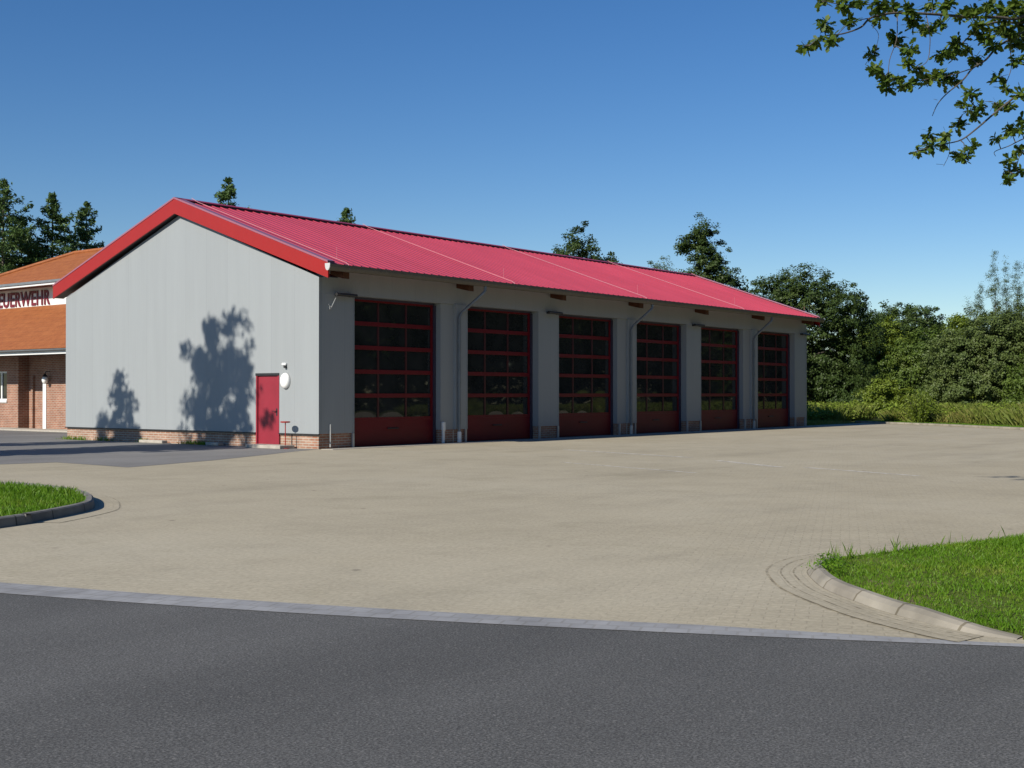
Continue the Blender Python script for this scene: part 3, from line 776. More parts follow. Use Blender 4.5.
def broadleaf(name, loc, lobes, label, cat='tree', group=None, mat='leaf_mid', clumps=260, per=26, leaf=.17, spread=.42, seed=0, trunk=(.22, 9, 14), reach=2.5, shell=.45, lean=(0, 0)):
    rng = np.random.default_rng(seed)
    t = thing(name, (loc[0], loc[1], -.03), label, cat, group)
    trunk_mb(trunk[1], trunk[0], lean, rng, trunk[2], reach).build('trunk', M['bark'], t)
    lb = np.array(lobes, float); wts = (lb[:, 3] * lb[:, 4] * lb[:, 5]) ** .72; wts /= wts.sum()
    ids = rng.choice(len(lb), clumps, p=wts); d = rand_unit(rng, clumps)
    rad = rng.uniform(0, 1, clumps) ** shell * rng.uniform(.82, 1.12, clumps)
    cc = lb[ids, :3] + d * lb[ids, 3:6] * rad[:, None]
    cc = cc[cc[:, 2] > .25]
    leaf *= .50; per = int(per * 3.2); clumps = int(clumps)
    k = len(cc); sz = spread * rng.uniform(.55, 1.4, k)
    n_each = rng.integers(int(per * .5), int(per * 1.5) + 1, k)
    idx = np.repeat(np.arange(k), n_each)
    P = cc[idx] + rand_unit(rng, len(idx)) * (rng.uniform(0, 1, len(idx)) ** .5 * sz[idx])[:, None] * np.array([1, 1, .72])
    P = P[P[:, 2] > .05]
    ax = P - (lb[:, :3] * lb[:, 3:4]).sum(0) / lb[:, 3].sum(); ax[:, 2] *= .4; ax /= np.linalg.norm(ax, axis=1)[:, None] + 1e-6
    np_mesh('crown', leaf_quads(P, leaf, rng, .1, .55, ax * .8), 4, M[mat], t)
    return t

def conifer(name, loc, h, rad, label, group=None, seed=0, base=.06, dens=1.0, leaf=.13):
    rng = np.random.default_rng(seed); t = thing(name, (loc[0], loc[1], -.03), label, 'tree', group)
    bm_ = MB().tube([(0, 0, -.1), (rng.normal() * .05, 0, h * .5), (0, 0, h)], .24, .015, 8)
    pts = []; z = h * .995
    for i in range(26): pts.append(np.column_stack([rng.normal(0, .05, 1), rng.normal(0, .05, 1), [h - .02 - i * .035]]))
    while z > h * base:
        f = (h - z) / h; r = rad * (min(f * 1.35, 1.0) ** .85) * rng.uniform(.72, 1.2)
        for _ in range(rng.integers(4, 7)):
            w = rng.uniform(0, 6.28); l = r * rng.uniform(.55, 1.22) + .12; droop = rng.uniform(-.1, .38)
            n = int((14 + 60 * l) * dens); u = rng.uniform(.12, 1, n) ** .8
            x = u * l; zz = z + x * (.25 - droop) + .35 * x * (u - .5) * .8
            side = rng.normal(0, .10 + .13 * l * (1 - u * .6), n); vert = rng.normal(0, .08, n) - np.abs(rng.normal(0, .12, n)) * u
            pts.append(np.column_stack([math.cos(w) * x - math.sin(w) * side, math.sin(w) * x + math.cos(w) * side, zz + vert]))
            bm_.tube([(0, 0, z), (math.cos(w) * l * .8, math.sin(w) * l * .8, z + l * .8 * (.2 - droop))], .03, .008, 4, cap=False)
        z -= rng.uniform(.24, .46)
    bm_.build('trunk', M['bark'], t)
    P = np.concatenate(pts)
    np_mesh('crown', leaf_quads(P, leaf, rng, .2, .32), 4, M['needle'], t)
    return t

# conifers behind the brick station
CG = 'conifers behind the fire station'
conifer('conifer_tree', (17.3, 47.0), 14.9, 4.9, 'tall dark conifer at the left edge above the orange roof', CG, 1)
conifer('conifer_tree', (20.5, 46.7), 14.4, 4.2, 'middle conifer with thin spiky tip above the orange roof', CG, 12)
conifer('conifer_tree', (23.1, 46.9), 14.2, 4.5, 'right conifer with ragged top beside the red gable edge', CG, 7)
conifer('conifer_tree', (19.6, 48.8), 12.9, 5.0, 'lower conifer filling the gap behind the two left conifers', CG, 9)
conifer('conifer_tree', (24.13, 33.69), 14.5, 4.2, 'conifer tip just showing over the red ridge near its left end', CG, 21)
conifer('conifer_tree', (32.06, 31.68), 13.4, 3.4, 'small thin conifer tip over the ridge right of the other tip', CG, 33)

TG = 'trees behind the hall roof'
broadleaf('broadleaf_tree', (39.56, 18.89), [(0, 0, 10.3, 1.5, 1.5, 2.0), (-.9, .9, 9.2, 1.4, 1.4, 1.4), (1.0, -1.0, 9.4, 1.2, 1.2, 1.5), (1.5, -1.6, 8.0, 1.2, 1.2, 1.2), (0, 0, 7, 2.2, 2.2, 2.5)], 'dark two-topped tree rising over the middle of the red ridge', 'tree', TG, 'leaf_dark', 420, 24, .155, .38, 41, (.22, 11, 12), 2.0)
broadleaf('broadleaf_tree', (47.98, 14.64), [(.0, 0, 12.9, .55, .55, .9), (-.1, .1, 12.0, .95, .95, .9), (-.7, .8, 11.3, 1.0, 1.0, .9), (0, 0, 10.8, 1.5, 1.5, 1.4), (.4, -.3, 9, 1.9, 1.9, 1.8), (1.3, -1.2, 7.7, 1.9, 1.9, 1.8), (-.8, .8, 8.3, 1.5, 1.5, 1.5), (.6, -.5, 6, 2.4, 2.4, 2)], 'tallest ragged tree behind the right part of the red roof', 'tree', TG, 'leaf_dark', 560, 24, .16, .40, 42, (.25, 12, 14), 2.2)
broadleaf('broadleaf_tree', (47.88, 18.01), [(0, 0, 10.3, .75, .75, .8), (.3, -.3, 9.2, 1.0, 1.0, 1.0), (0, 0, 8, 1.3, 1.3, 1.5)], 'thin see-through small treetop left of the tallest roof tree', 'tree', TG, 'leaf_grey', 130, 16, .11, .4, 43, (.1, 11, 16), 1.2)
broadleaf('broadleaf_tree', (53.5, 14.8), [(0, 0, 6.7, 1.6, 1.6, 1.5), (.6, -.6, 5.6, 1.8, 1.8, 1.6), (0, 0, 4.0, 2.2, 2.2, 2.2)], 'low treetop peeping over the roof slope between two taller trees', 'tree', TG, 'leaf_grey', 110, 20, .15, .4, 44, (.15, 7, 10), 1.6)

HG = 'trees along the meadow'
broadleaf('broadleaf_tree', (57.93, 11.68), [(-.3, .3, 9.0, 2.2, 2.2, 1.7), (-1.5, 1.9, 8.2, 2.2, 2.2, 1.8), (1.3, -1.5, 7.6, 2.2, 2.2, 1.8), (0, 0, 7, 3.6, 3.6, 2.3), (1.9, -2.5, 5.6, 2.0, 2.0, 2.0), (-1.8, 2.3, 5, 3.0, 3.0, 2.6), (.8, -.8, 3.4, 3.3, 3.3, 2.4), (1.4, -1.8, 1.9, 2.9, 2.9, 1.7), (-1.7, 2.5, 2.4, 3.2, 3.2, 2.2), (-2.6, 3.6, 4.4, 2.4, 2.4, 2.4)], 'big dense dark green tree right behind the far end of hall', 'tree', HG, 'leaf_dark', 1500, 26, .165, .46, 51, (.35, 7, 16), 2.8, .33)
broadleaf('broadleaf_tree', (78.6, 12.8), [(0, 0, 6.9, 3.4, 3.6, 2.4), (-1.7, 2.2, 6.0, 3.0, 3.0, 2.3), (2.0, -2.4, 5.9, 3.0, 3.0, 2.4), (0, 0, 4, 4.6, 4.6, 3), (2, -2.6, 2.8, 3.4, 3.4, 2.5)], 'round dark tree in the middle distance behind the yellowish ones', 'tree', HG, 'leaf_dark', 1200, 24, .20, .5, 52, (.3, 6, 12), 3, .33)
broadleaf('broadleaf_tree', (67.9, 10.3), [(0, 0, 6.3, 1.2, 1.2, 1.3), (-.5, .7, 5.2, 1.5, 1.5, 1.4), (.5, -.6, 4.6, 1.7, 1.7, 1.8), (0, 0, 2.6, 2.0, 2.0, 2.2)], 'light yellow-green tree right of the big dark tree', 'tree', HG, 'leaf_yel', 560, 24, .16, .40, 53, (.18, 6, 10), 1.8)
broadleaf('broadleaf_tree', (62.0, 4.6), [(0, 0, 4.6, 2.3, 2.3, 1.7), (.8, -.8, 3.2, 2.2, 2.2, 2.0), (-1.2, 1.2, 3.2, 2.1, 2.1, 2), (0, 0, 1.5, 2.6, 2.6, 1.5)], 'bushy mid-green tree in front of the round dark one', 'tree', HG, 'leaf_mid', 620, 26, .16, .42, 54, (.18, 5, 12), 2)
broadleaf('broadleaf_tree', (63.8, 3.3), [(0, 0, 6.0, 1.2, 1.3, 1.2), (.4, -.6, 4.9, 1.7, 1.7, 1.5), (-.4, .6, 4.4, 1.5, 1.5, 1.5), (0, 0, 2.5, 1.9, 1.9, 2.2)], 'yellow-green leafy tree beside the large grey-green bush', 'tree', HG, 'leaf_yel', 560, 24, .155, .38, 55, (.16, 6, 10), 1.8)
broadleaf('bushy_tree', (57.3, -.5), [(0, 0, 5.3, 2.2, 2.2, 1.7), (1.2, -1.6, 5.5, 2.0, 2.0, 1.7), (-1.5, 1.7, 3.9, 1.9, 1.9, 1.8), (.4, -.5, 3.6, 2.9, 2.9, 2.2), (-.8, .9, 1.9, 2.9, 2.9, 1.9), (1.5, -2, 2.2, 2.8, 2.8, 2.2), (2.4, -3.6, 4.2, 2.2, 2.2, 2.4)], 'large grey-green bushy tree at the right edge of the meadow', 'tree', HG, 'leaf_grey', 1250, 26, .15, .40, 56, (.25, 5.5, 18), 3, .36)
broadleaf('bushy_tree', (57.2, -5.6), [(0, 0, 5.2, 2.4, 2.4, 1.9), (0, 0, 3, 3.2, 3.2, 2.6), (-1, 1.4, 1.8, 2.6, 2.6, 1.8)], 'dark bushy tree cut by the right edge of the picture', 'tree', HG, 'leaf_mid', 380, 28, .17, .42, 57, (.25, 5, 14), 3)
for i, (x, y, h, lab) in enumerate(((64.91, 1.2, 11.5, 'tallest thin feathery spire above the grey-green bush'), (65.38, .61, 10.9, 'thin feathery spire just right of the tallest spire'), (65.86, .0, 11.0, 'thin feathery spire second from the right picture edge'), (64.27, 2.02, 9.2, 'short thin feathery spire left of the tallest spire'), (63.88, 2.52, 8.3, 'shortest thin feathery spire at the left end of the row'), (66.38, -.65, 11.1, 'thin feathery spire nearest the right picture edge'))):
    lobes = [(rnd * .10, -rnd * .10, z, .17 + .10 * (h - z), .17 + .10 * (h - z), .5) for z, rnd in zip(np.linspace(h * .45, h - .25, 17), np.random.default_rng(i).normal(size=17))]
    broadleaf('slender_tree', (x, y), lobes, lab, 'tree', 'slender trees above the bush', 'leaf_grey', 300, 11, .075, .26, 60 + i, (.06, h, 30), .9, .6)
# undergrowth closing the feet of the trees
BG = 'bushes under the trees'
for i, (x, y, r, h, mt, lab) in enumerate(((53.25, 4.68, 1.5, 2.7, 'leaf_yel', 'bright green bush in front of the dark tree feet'), (55.4, 7.4, 1.6, 1.7, 'leaf_dark', 'low dark bush under the big dark tree'), (57.5, 3.0, 1.7, 2.2, 'leaf_mid', 'rounded green bush between bright bush and grey-green tree'), (60.5, 9.5, 2.0, 2.3, 'leaf_dark', 'dark bush right of the big dark tree trunk'), (51.8, -4.2, 1.2, 1.5, 'leaf_mid', 'low bush at the foot of the large bushy tree'))):
    broadleaf('bush', (x, y), [(0, 0, h * .55, r, r, h * .5), (r * .4, -r * .4, h * .4, r * .8, r * .8, h * .4), (-r * .5, r * .5, h * .35, r * .7, r * .7, h * .4)], lab, 'bush', BG, mt, 150, 24, .14, .34, 70 + i, (.06, h * .8, 8), r * .8)
# far wood beyond the meadow, one mass
rng = np.random.default_rng(90); P = []
for i in range(70):
    a = i / 69; c = np.array([62 + 40 * a ** .6 + rng.normal() * 2, 36 - 85 * a + rng.normal() * 3, 0]); h = rng.uniform(4.6, 6.6); n = 900
    d = rand_unit(rng, n) * rng.uniform(.6, 1.05, n)[:, None]
    P.append(c + np.array([0, 0, h * .5]) + d * np.array([4.2, 4.2, h * .52]))
P = np.concatenate(P); P = P[P[:, 2] > 0]
# keep it off the trees that stand in front
tag(np_mesh('far_wood', leaf_quads(P + np.array([22, 10, 0]), .45, rng), 4, M['leaf_dark']), 'dark far-off wood closing the view behind the meadow trees', 'wood', kind='stuff')
# wood across the road, mirrored in the gate glass, heightened to shade the front
P = []
for i in range(125):
    c = np.array([-12 + 1.75 * i + rng.normal(), -38 + rng.normal() * 3 - .12 * i, 0]); h = rng.uniform(19, 29); n = 1500
    d = rand_unit(rng, n) * rng.uniform(.5, 1.05, n)[:, None]
    P.append(c + np.array([0, 0, h * .5]) + d * np.array([4.0, 4.0, h * .52]))
P = np.concatenate(P); P = P[P[:, 2] > 0]
tag(np_mesh('roadside_wood', leaf_quads(P, .5, rng), 4, M['leaf_dark']), 'dark wood across the road mirrored in the gate windows', 'wood', kind='stuff')

# trees left of the picture that throw their shadow on the gable
SG = 'trees left of the forecourt'
def spires(lst):
    out = []
    for x, y, z0, z1, r in lst:
        for z in np.linspace(z0, z1, 8):
            f = (z - z0) / (z1 - z0); out.append((x, y, z, r * .85 * (1 - .68 * f), r * .85 * (1 - .58 * f), (z1 - z0) * .17))
    return out
EL = math.tan(SUN_EL) / math.cos(SUN_A)
def caster(x, spl, **kw):
    dz = -x * EL; dy = -x * math.tan(SUN_A)
    yc = np.mean([s[0] for s in spl]) + dy
    lob = spires([(rx_, s[0] + dy - yc, s[1] + dz, s[2] + dz, s[3]) for s, rx_ in zip(spl, np.linspace(-.6, .6, len(spl)))])
    broadleaf('upright_tree', (x, yc), lob, group=SG, **kw)
caster(-13.5, [(5.95, -1.5, 2.9, .55), (5.3, -2.5, 3.4, .68), (4.6, -3.0, 3.7, .75), (3.9, -3.0, 3.45, .72), (3.3, -3.0, 3.0, .66), (2.95, -2.0, 3.0, .48), (2.25, -2.2, 1.5, .34), (4.5, -4.5, 2.4, 1.9), (3.6, -4.5, 2.2, 1.3)], label='larger upright tree whose jagged shadow falls beside the red door', mat='leaf_mid', clumps=440, per=20, leaf=.22, spread=.40, seed=81, trunk=(.2, 10, 14), reach=1.2)
caster(-12.0, [(10.5, -1.5, 1.15, .50), (9.45, -2.0, 2.35, .60), (8.75, -2.2, 1.9, .58), (9.5, -4, 1.2, 1.2)], label='smaller upright tree whose short shadow falls at the gable left', mat='leaf_mid', clumps=230, per=18, leaf=.20, spread=.34, seed=82, trunk=(.15, 8, 10), reach=1.0)

# ------------------------------------------------------------------ oak over the right corner
OAK_LIMBS = [
  ( [(-10.365, -22.507, 5.9), (-11.263, -22.329, 5.384), (-11.641, -22.17, 5.313), (-12.018, -22.013, 5.255), (-12.406, -21.842, 5.22), (-12.848, -21.603, 5.172), (-13.08, -21.467, 5.097), (-13.236, -21.43, 4.978), (-13.435, -21.337, 4.889), (-13.64, -21.238, 4.836), (-13.72, -21.135, 4.746)] , 0.045 , 0.007 ),
  ( [(-10.363, -22.506, 5.625), (-10.951, -22.241, 5.412), (-11.231, -22.046, 5.383), (-11.447, -21.931, 5.287), (-11.645, -21.838, 5.113), (-11.842, -21.748, 4.994)] , 0.035 , 0.008 ),
  ( [(-10.742, -22.346, 5.429), (-11.402, -22.148, 5.1), (-11.6, -22.055, 4.916), (-11.781, -21.985, 4.806), (-11.945, -21.936, 4.657), (-12.14, -21.849, 4.505), (-12.194, -21.779, 4.403), (-12.324, -21.773, 4.267)] , 0.03 , 0.005 ),
  ( [(-10.063, -22.56, 5.24), (-10.947, -22.4, 4.809), (-11.362, -22.355, 4.616), (-11.738, -22.197, 4.35), (-11.949, -22.088, 4.175), (-12.144, -22.0, 4.04), (-12.337, -21.915, 3.977), (-12.559, -21.793, 3.912), (-12.62, -21.715, 3.883)] , 0.032 , 0.005 ),
  ( [(-12.321, -21.935, 3.977), (-12.321, -21.935, 3.882), (-12.354, -21.891, 3.762)] , 0.008 , 0.004 ),
  ( [(-12.354, -21.891, 3.777), (-12.397, -21.836, 3.782)] , 0.004 , 0.003 ),
  ( [(-10.271, -22.609, 4.415), (-10.944, -22.397, 4.236), (-11.255, -22.323, 4.149), (-11.45, -22.236, 4.056), (-11.539, -22.123, 3.999), (-11.533, -22.129, 3.952)] , 0.02 , 0.004 ),
  ( [(-10.756, -22.474, 4.243), (-11.13, -22.321, 4.069), (-11.282, -22.288, 3.971), (-11.305, -22.256, 3.839), (-11.448, -22.234, 3.717)] , 0.014 , 0.004 ),
  ( [(-11.148, -22.15, 5.263), (-11.242, -22.19, 5.049), (-11.339, -22.226, 4.864), (-11.364, -22.192, 4.732), (-11.386, -22.162, 4.627)] , 0.014 , 0.005 ),
  ( [(-12.468, -21.764, 5.228), (-12.547, -21.822, 5.053), (-12.54, -21.829, 4.904), (-12.561, -21.801, 4.731), (-12.754, -21.716, 4.643)] , 0.012 , 0.005 ),
  ( [(-12.832, -21.622, 5.147), (-12.932, -21.654, 4.897), (-12.973, -21.6, 4.69), (-12.979, -21.589, 4.458)] , 0.012 , 0.005 ),
  ( [(-11.781, -21.985, 4.806), (-12.125, -21.87, 4.683), (-12.365, -21.725, 4.62), (-12.618, -21.564, 4.537)] , 0.014 , 0.005 ),
  ( [(-12.218, -21.749, 4.454), (-12.196, -21.777, 4.444)] , 0.004 , 0.003 ),
  ( [(-11.943, -21.935, 4.324), (-11.7, -22.085, 4.476), (-11.62, -22.187, 4.45)] , 0.007 , 0.004 ),
  ( [(-12.848, -21.603, 5.172), (-13.095, -21.448, 5.092), (-13.299, -21.35, 5.019), (-13.472, -21.29, 4.865)] , 0.012 , 0.005 ),
  ( [(-13.08, -21.467, 5.032), (-13.037, -21.52, 4.946), (-13.049, -21.505, 4.824)] , 0.007 , 0.003 ),
  ( [(-12.562, -21.647, 5.458), (-12.939, -21.487, 5.27), (-13.327, -21.317, 5.188), (-13.555, -21.188, 5.195)] , 0.012 , 0.005 ),
]
OAK_CLUMPS = [
  ( (-13.399, -21.118, 5.241) , 0.061 , (-13.523, -21.206, 5.194) ),
  ( (-13.591, -21.05, 4.784) , 0.053 , (-13.708, -21.149, 4.759) ),
  ( (-13.654, -21.206, 4.815) , 0.048 , (-13.662, -21.208, 4.81) ),
  ( (-13.72, -21.287, 4.916) , 0.066 , (-13.61, -21.252, 4.844) ),
  ( (-13.758, -21.378, 4.75) , 0.058 , (-13.552, -21.28, 4.859) ),
  ( (-13.382, -21.34, 5.165) , 0.084 , (-13.327, -21.317, 5.188) ),
  ( (-13.339, -21.373, 5.013) , 0.067 , (-13.299, -21.35, 5.019) ),
  ( (-13.373, -21.487, 5.163) , 0.048 , (-13.162, -21.389, 5.223) ),
  ( (-13.157, -21.574, 5.175) , 0.109 , (-12.939, -21.487, 5.27) ),
  ( (-12.766, -21.418, 5.176) , 0.062 , (-13.014, -21.506, 5.119) ),
  ( (-12.789, -21.555, 5.244) , 0.087 , (-12.848, -21.603, 5.172) ),
  ( (-12.803, -21.736, 5.182) , 0.098 , (-12.659, -21.704, 5.192) ),
  ( (-12.689, -21.718, 5.114) , 0.086 , (-12.659, -21.704, 5.192) ),
  ( (-12.331, -21.714, 5.123) , 0.101 , (-12.547, -21.822, 5.053) ),
  ( (-12.75, -21.565, 4.954) , 0.099 , (-12.932, -21.654, 4.897) ),
  ( (-12.913, -21.399, 4.798) , 0.062 , (-13.047, -21.507, 4.842) ),
  ( (-13.114, -21.505, 4.591) , 0.073 , (-12.975, -21.595, 4.591) ),
  ( (-12.998, -21.572, 4.519) , 0.061 , (-12.977, -21.592, 4.525) ),
  ( (-12.893, -21.556, 4.456) , 0.049 , (-12.978, -21.591, 4.492) ),
  ( (-13.068, -21.834, 4.739) , 0.072 , (-12.943, -21.639, 4.838) ),
  ( (-12.728, -21.682, 4.716) , 0.062 , (-12.726, -21.728, 4.655) ),
  ( (-12.778, -21.8, 4.624) , 0.061 , (-12.671, -21.752, 4.68) ),
  ( (-12.749, -21.576, 4.579) , 0.037 , (-12.977, -21.592, 4.525) ),
  ( (-12.728, -21.707, 4.514) , 0.062 , (-12.51, -21.633, 4.573) ),
  ( (-12.501, -21.545, 4.558) , 0.038 , (-12.582, -21.587, 4.549) ),
  ( (-12.182, -21.66, 4.679) , 0.077 , (-12.365, -21.725, 4.62) ),
  ( (-12.396, -21.837, 4.634) , 0.088 , (-12.262, -21.787, 4.647) ),
  ( (-11.957, -21.787, 4.704) , 0.103 , (-12.159, -21.849, 4.674) ),
  ( (-11.835, -21.823, 4.697) , 0.052 , (-12.001, -21.911, 4.614) ),
  ( (-11.948, -21.887, 5.025) , 0.103 , (-11.702, -21.812, 5.079) ),
  ( (-11.691, -21.749, 5.0) , 0.079 , (-11.814, -21.761, 5.011) ),
  ( (-12.108, -21.788, 4.904) , 0.077 , (-11.814, -21.761, 5.011) ),
  ( (-12.286, -21.901, 5.326) , 0.101 , (-12.296, -21.89, 5.23) ),
  ( (-12.378, -21.882, 5.132) , 0.05 , (-12.351, -21.866, 5.225) ),
  ( (-12.109, -22.092, 5.282) , 0.088 , (-11.965, -22.035, 5.264) ),
  ( (-11.536, -21.959, 5.288) , 0.118 , (-11.447, -21.931, 5.287) ),
  ( (-11.567, -21.942, 4.941) , 0.079 , (-11.704, -22.015, 4.853) ),
  ( (-11.462, -22.013, 5.189) , 0.105 , (-11.386, -21.963, 5.314) ),
  ( (-11.927, -22.183, 5.334) , 0.127 , (-11.749, -22.125, 5.296) ),
  ( (-11.432, -22.183, 5.376) , 0.144 , (-11.533, -22.215, 5.333) ),
  ( (-11.409, -22.278, 5.468) , 0.13 , (-11.371, -22.283, 5.363) ),
  ( (-10.839, -22.165, 5.412) , 0.122 , (-10.991, -22.213, 5.408) ),
  ( (-11.284, -22.19, 5.225) , 0.106 , (-11.148, -22.15, 5.263) ),
  ( (-11.353, -22.285, 4.93) , 0.073 , (-11.297, -22.21, 4.943) ),
  ( (-11.018, -22.164, 5.182) , 0.094 , (-11.201, -22.173, 5.14) ),
  ( (-11.421, -22.114, 4.76) , 0.058 , (-11.364, -22.192, 4.732) ),
  ( (-11.372, -22.176, 4.654) , 0.047 , (-11.38, -22.171, 4.657) ),
  ( (-11.973, -22.021, 4.511) , 0.071 , (-11.804, -22.02, 4.41) ),
  ( (-12.152, -22.017, 4.377) , 0.035 , (-11.874, -21.978, 4.367) ),
  ( (-11.609, -21.941, 4.382) , 0.079 , (-11.839, -21.999, 4.389) ),
  ( (-11.971, -22.12, 4.357) , 0.056 , (-11.77, -22.042, 4.432) ),
  ( (-11.793, -21.846, 4.259) , 0.073 , (-11.943, -21.935, 4.324) ),
  ( (-12.389, -21.934, 4.046) , 0.045 , (-12.309, -21.927, 3.986) ),
  ( (-12.285, -21.733, 4.089) , 0.056 , (-12.496, -21.828, 3.931) ),
  ( (-12.55, -21.84, 3.933) , 0.062 , (-12.496, -21.828, 3.931) ),
  ( (-12.39, -21.656, 3.93) , 0.045 , (-12.603, -21.738, 3.891) ),
  ( (-12.368, -21.876, 3.957) , 0.035 , (-12.4, -21.88, 3.958) ),
  ( (-12.273, -22.067, 3.873) , 0.08 , (-12.171, -21.988, 4.031) ),
  ( (-11.93, -22.031, 4.006) , 0.038 , (-12.088, -22.025, 4.078) ),
  ( (-12.171, -21.984, 3.873) , 0.055 , (-12.321, -21.935, 3.882) ),
  ( (-11.533, -22.148, 4.458) , 0.052 , (-11.631, -22.172, 4.453) ),
  ( (-11.589, -22.278, 4.429) , 0.036 , (-11.577, -22.264, 4.463) ),
  ( (-11.563, -22.37, 4.537) , 0.046 , (-11.416, -22.332, 4.578) ),
  ( (-11.334, -22.202, 4.236) , 0.066 , (-11.367, -22.273, 4.096) ),
  ( (-11.487, -22.347, 4.192) , 0.052 , (-11.255, -22.323, 4.149) ),
  ( (-11.433, -22.104, 4.141) , 0.047 , (-11.501, -22.171, 4.023) ),
  ( (-11.168, -22.255, 4.058) , 0.058 , (-11.217, -22.302, 4.013) ),
  ( (-11.41, -22.224, 3.933) , 0.058 , (-11.292, -22.274, 3.915) ),
  ( (-11.236, -22.172, 3.832) , 0.074 , (-11.367, -22.247, 3.787) ),
  ( (-11.591, -22.276, 3.694) , 0.036 , (-11.428, -22.237, 3.735) ),
  ( (-11.257, -22.32, 4.339) , 0.039 , (-11.167, -22.344, 4.174) ),
  ( (-11.127, -22.243, 3.853) , 0.027 , (-11.305, -22.256, 3.839) ),
  ( (-11.541, -22.114, 5.049) , 0.078 , (-11.459, -22.121, 5.047) ),
  ( (-11.505, -21.844, 5.077) , 0.066 , (-11.645, -21.838, 5.113) ),
  ( (-11.142, -22.044, 5.337) , 0.107 , (-11.191, -22.073, 5.387) ),
  ( (-11.856, -21.909, 5.326) , 0.078 , (-12.074, -21.988, 5.25) ),
  ( (-12.222, -21.727, 5.375) , 0.076 , (-12.469, -21.808, 5.213) ),
  ( (-11.053, -22.278, 5.502) , 0.133 , (-11.136, -22.353, 5.456) ),
  ( (-10.935, -22.218, 5.245) , 0.108 , (-11.121, -22.23, 5.239) ),
]

def oak():
    rng = np.random.default_rng(7); bx, by = -8.4, -25.2
    t = thing('oak_tree', (bx, by, 0), 'oak reaching leafy twigs into the upper right corner of the sky', 'tree')
    B = np.array([bx, by, 0])
    mb = MB(); fork = np.array([-.1, .1, 4.6])
    mb.tube([(0, 0, -.1), (0, 0, .4), (0, 0, 2.2), tuple(fork), (.2, .1, 7.0), (.6, .4, 9.0)], .36, .10, 12)
    off = []
    for pts, a, b in OAK_LIMBS:
        p0 = np.array(pts[0]) - B
        q = [np.array(p_) - B for p_ in pts]
        fine = catmull(q, 4)
        if a >= .02:
            s = fork + np.array([0, 0, rng.uniform(-.6, 1.2)])
            lim = catmull([s, (s + p0) / 2 + np.array([0, 0, .25]), p0], 5); mb.tube(lim, .09, a * .5, 8)
            for _ in range(9): off.append((lim[rng.integers(3, len(lim))] + rng.normal(0, .16, 3), .16))
        mb.tube(fine, a * .42, b * .6, 6)
    clump = [(np.array(c) - B, r, np.array(q) - B) for c, r, q in OAK_CLUMPS]
    for c, r, q in clump:
        mid = (c + q) / 2 + rng.normal(0, .02, 3)
        mb.tube([q, mid, c], .006, .003, 5)
    # limb that throws the small shadow on the yard, and the rest of the crown outside the picture
    limb = catmull([fork + np.array([0, 0, 1.4]), np.array([-10.2, -21.8, 7.1]) - B, np.array([-11.9, -17.5, 7.0]) - B], 8)
    mb.tube(limb, .08, .012, 6)
    extra = off
    for i in range(26):
        u = rng.uniform(.55, 1); p_ = limb[int(u * (len(limb) - 1))]; extra.append((p_ + rng.normal(0, [.35, .12, .10]), .12))
    for i in range(190):
        d = rand_unit(rng, 1)[0]; r = rng.uniform(.45, 1) ** .5
        p_ = np.array([1.6, -.6, 8.2]) + d * r * np.array([3.4, 3.0, 2.8])
        extra.append((p_, .38))
    for i in range(9):
        w = rng.uniform(0, 6.28); mb.tube(catmull([fork, np.array([1, -.4, 6.5]), np.array([1.6 + 2.4 * math.cos(w), -.6 + 2.2 * math.sin(w), 8 + rng.uniform(-1, 2)])], 5), .10, .02, 6)
    mb.build('trunk', M['bark'], t)
    # lobed leaves
    half = [(0, 0), (.14, .06), (.22, .13), (.34, .09), (.46, .20), (.58, .13), (.70, .22), (.84, .14), (1.0, 0)]
    out = half + [(x, -y) for x, y in half[-2:0:-1]]
    O = np.array(out); k = len(O); verts = []
    def leafs(c, r, n, lo, hi):
        for _ in range(n):
            d = rand_unit(rng, 1)[0]; d[2] = d[2] * .7 - .08; d /= np.linalg.norm(d)
            base = c + rand_unit(rng, 1)[0] * r * rng.uniform(0, .85)
            nr = rand_unit(rng, 1)[0]; nr[2] = abs(nr[2]) + .5
            b = np.cross(nr, d); b /= np.linalg.norm(b) + 1e-9; nr = np.cross(d, b)
            s = rng.uniform(lo, hi); cup = rng.uniform(.05, .25)
            L_ = base + s * (O[:, :1] * d + O[:, 1:] * b * 1.15 - (O[:, :1] ** 2) * nr * cup)
            verts.append(L_)
    for c, r, q in clump: leafs(c, r * .95, int(18 + (r / .055) ** 1.8 * 14), .058, .102)
    for c, r in extra: leafs(c, r, 26 if r > .2 else 22, .08, .13)
    np_mesh('crown', np.concatenate(verts), k, M['leaf_oak'], t)
oak()

# ------------------------------------------------------------------ grass and weeds
def blades(name, P, h, w, lean, mat, label, cat, seed):
    rng = np.random.default_rng(seed); n = len(P)
    a = rng.uniform(0, 6.28, n); hh = h if np.ndim(h) else np.full(n, h); hh = hh * rng.uniform(.5, 1.3, n)
    dirx = np.column_stack([np.cos(a), np.sin(a), np.zeros(n)]); b = rng.uniform(0, 6.28, n)
    ln = np.column_stack([np.cos(b), np.sin(b), np.zeros(n)]) * (hh * lean * rng.uniform(.2, 1.4, n))[:, None]
    ww = (w * rng.uniform(.6, 1.4, n))[:, None]
    V = np.stack([P - dirx * ww, P + dirx * ww, P + dirx * ww * .6 + ln * .45 + np.array([0, 0, 1]) * (hh * .6)[:, None], P + ln + np.array([0, 0, 1]) * hh[:, None]], 1)
    return tag(np_mesh(name, V.reshape(-1, 3), 4, mat), label, cat, kind='stuff')

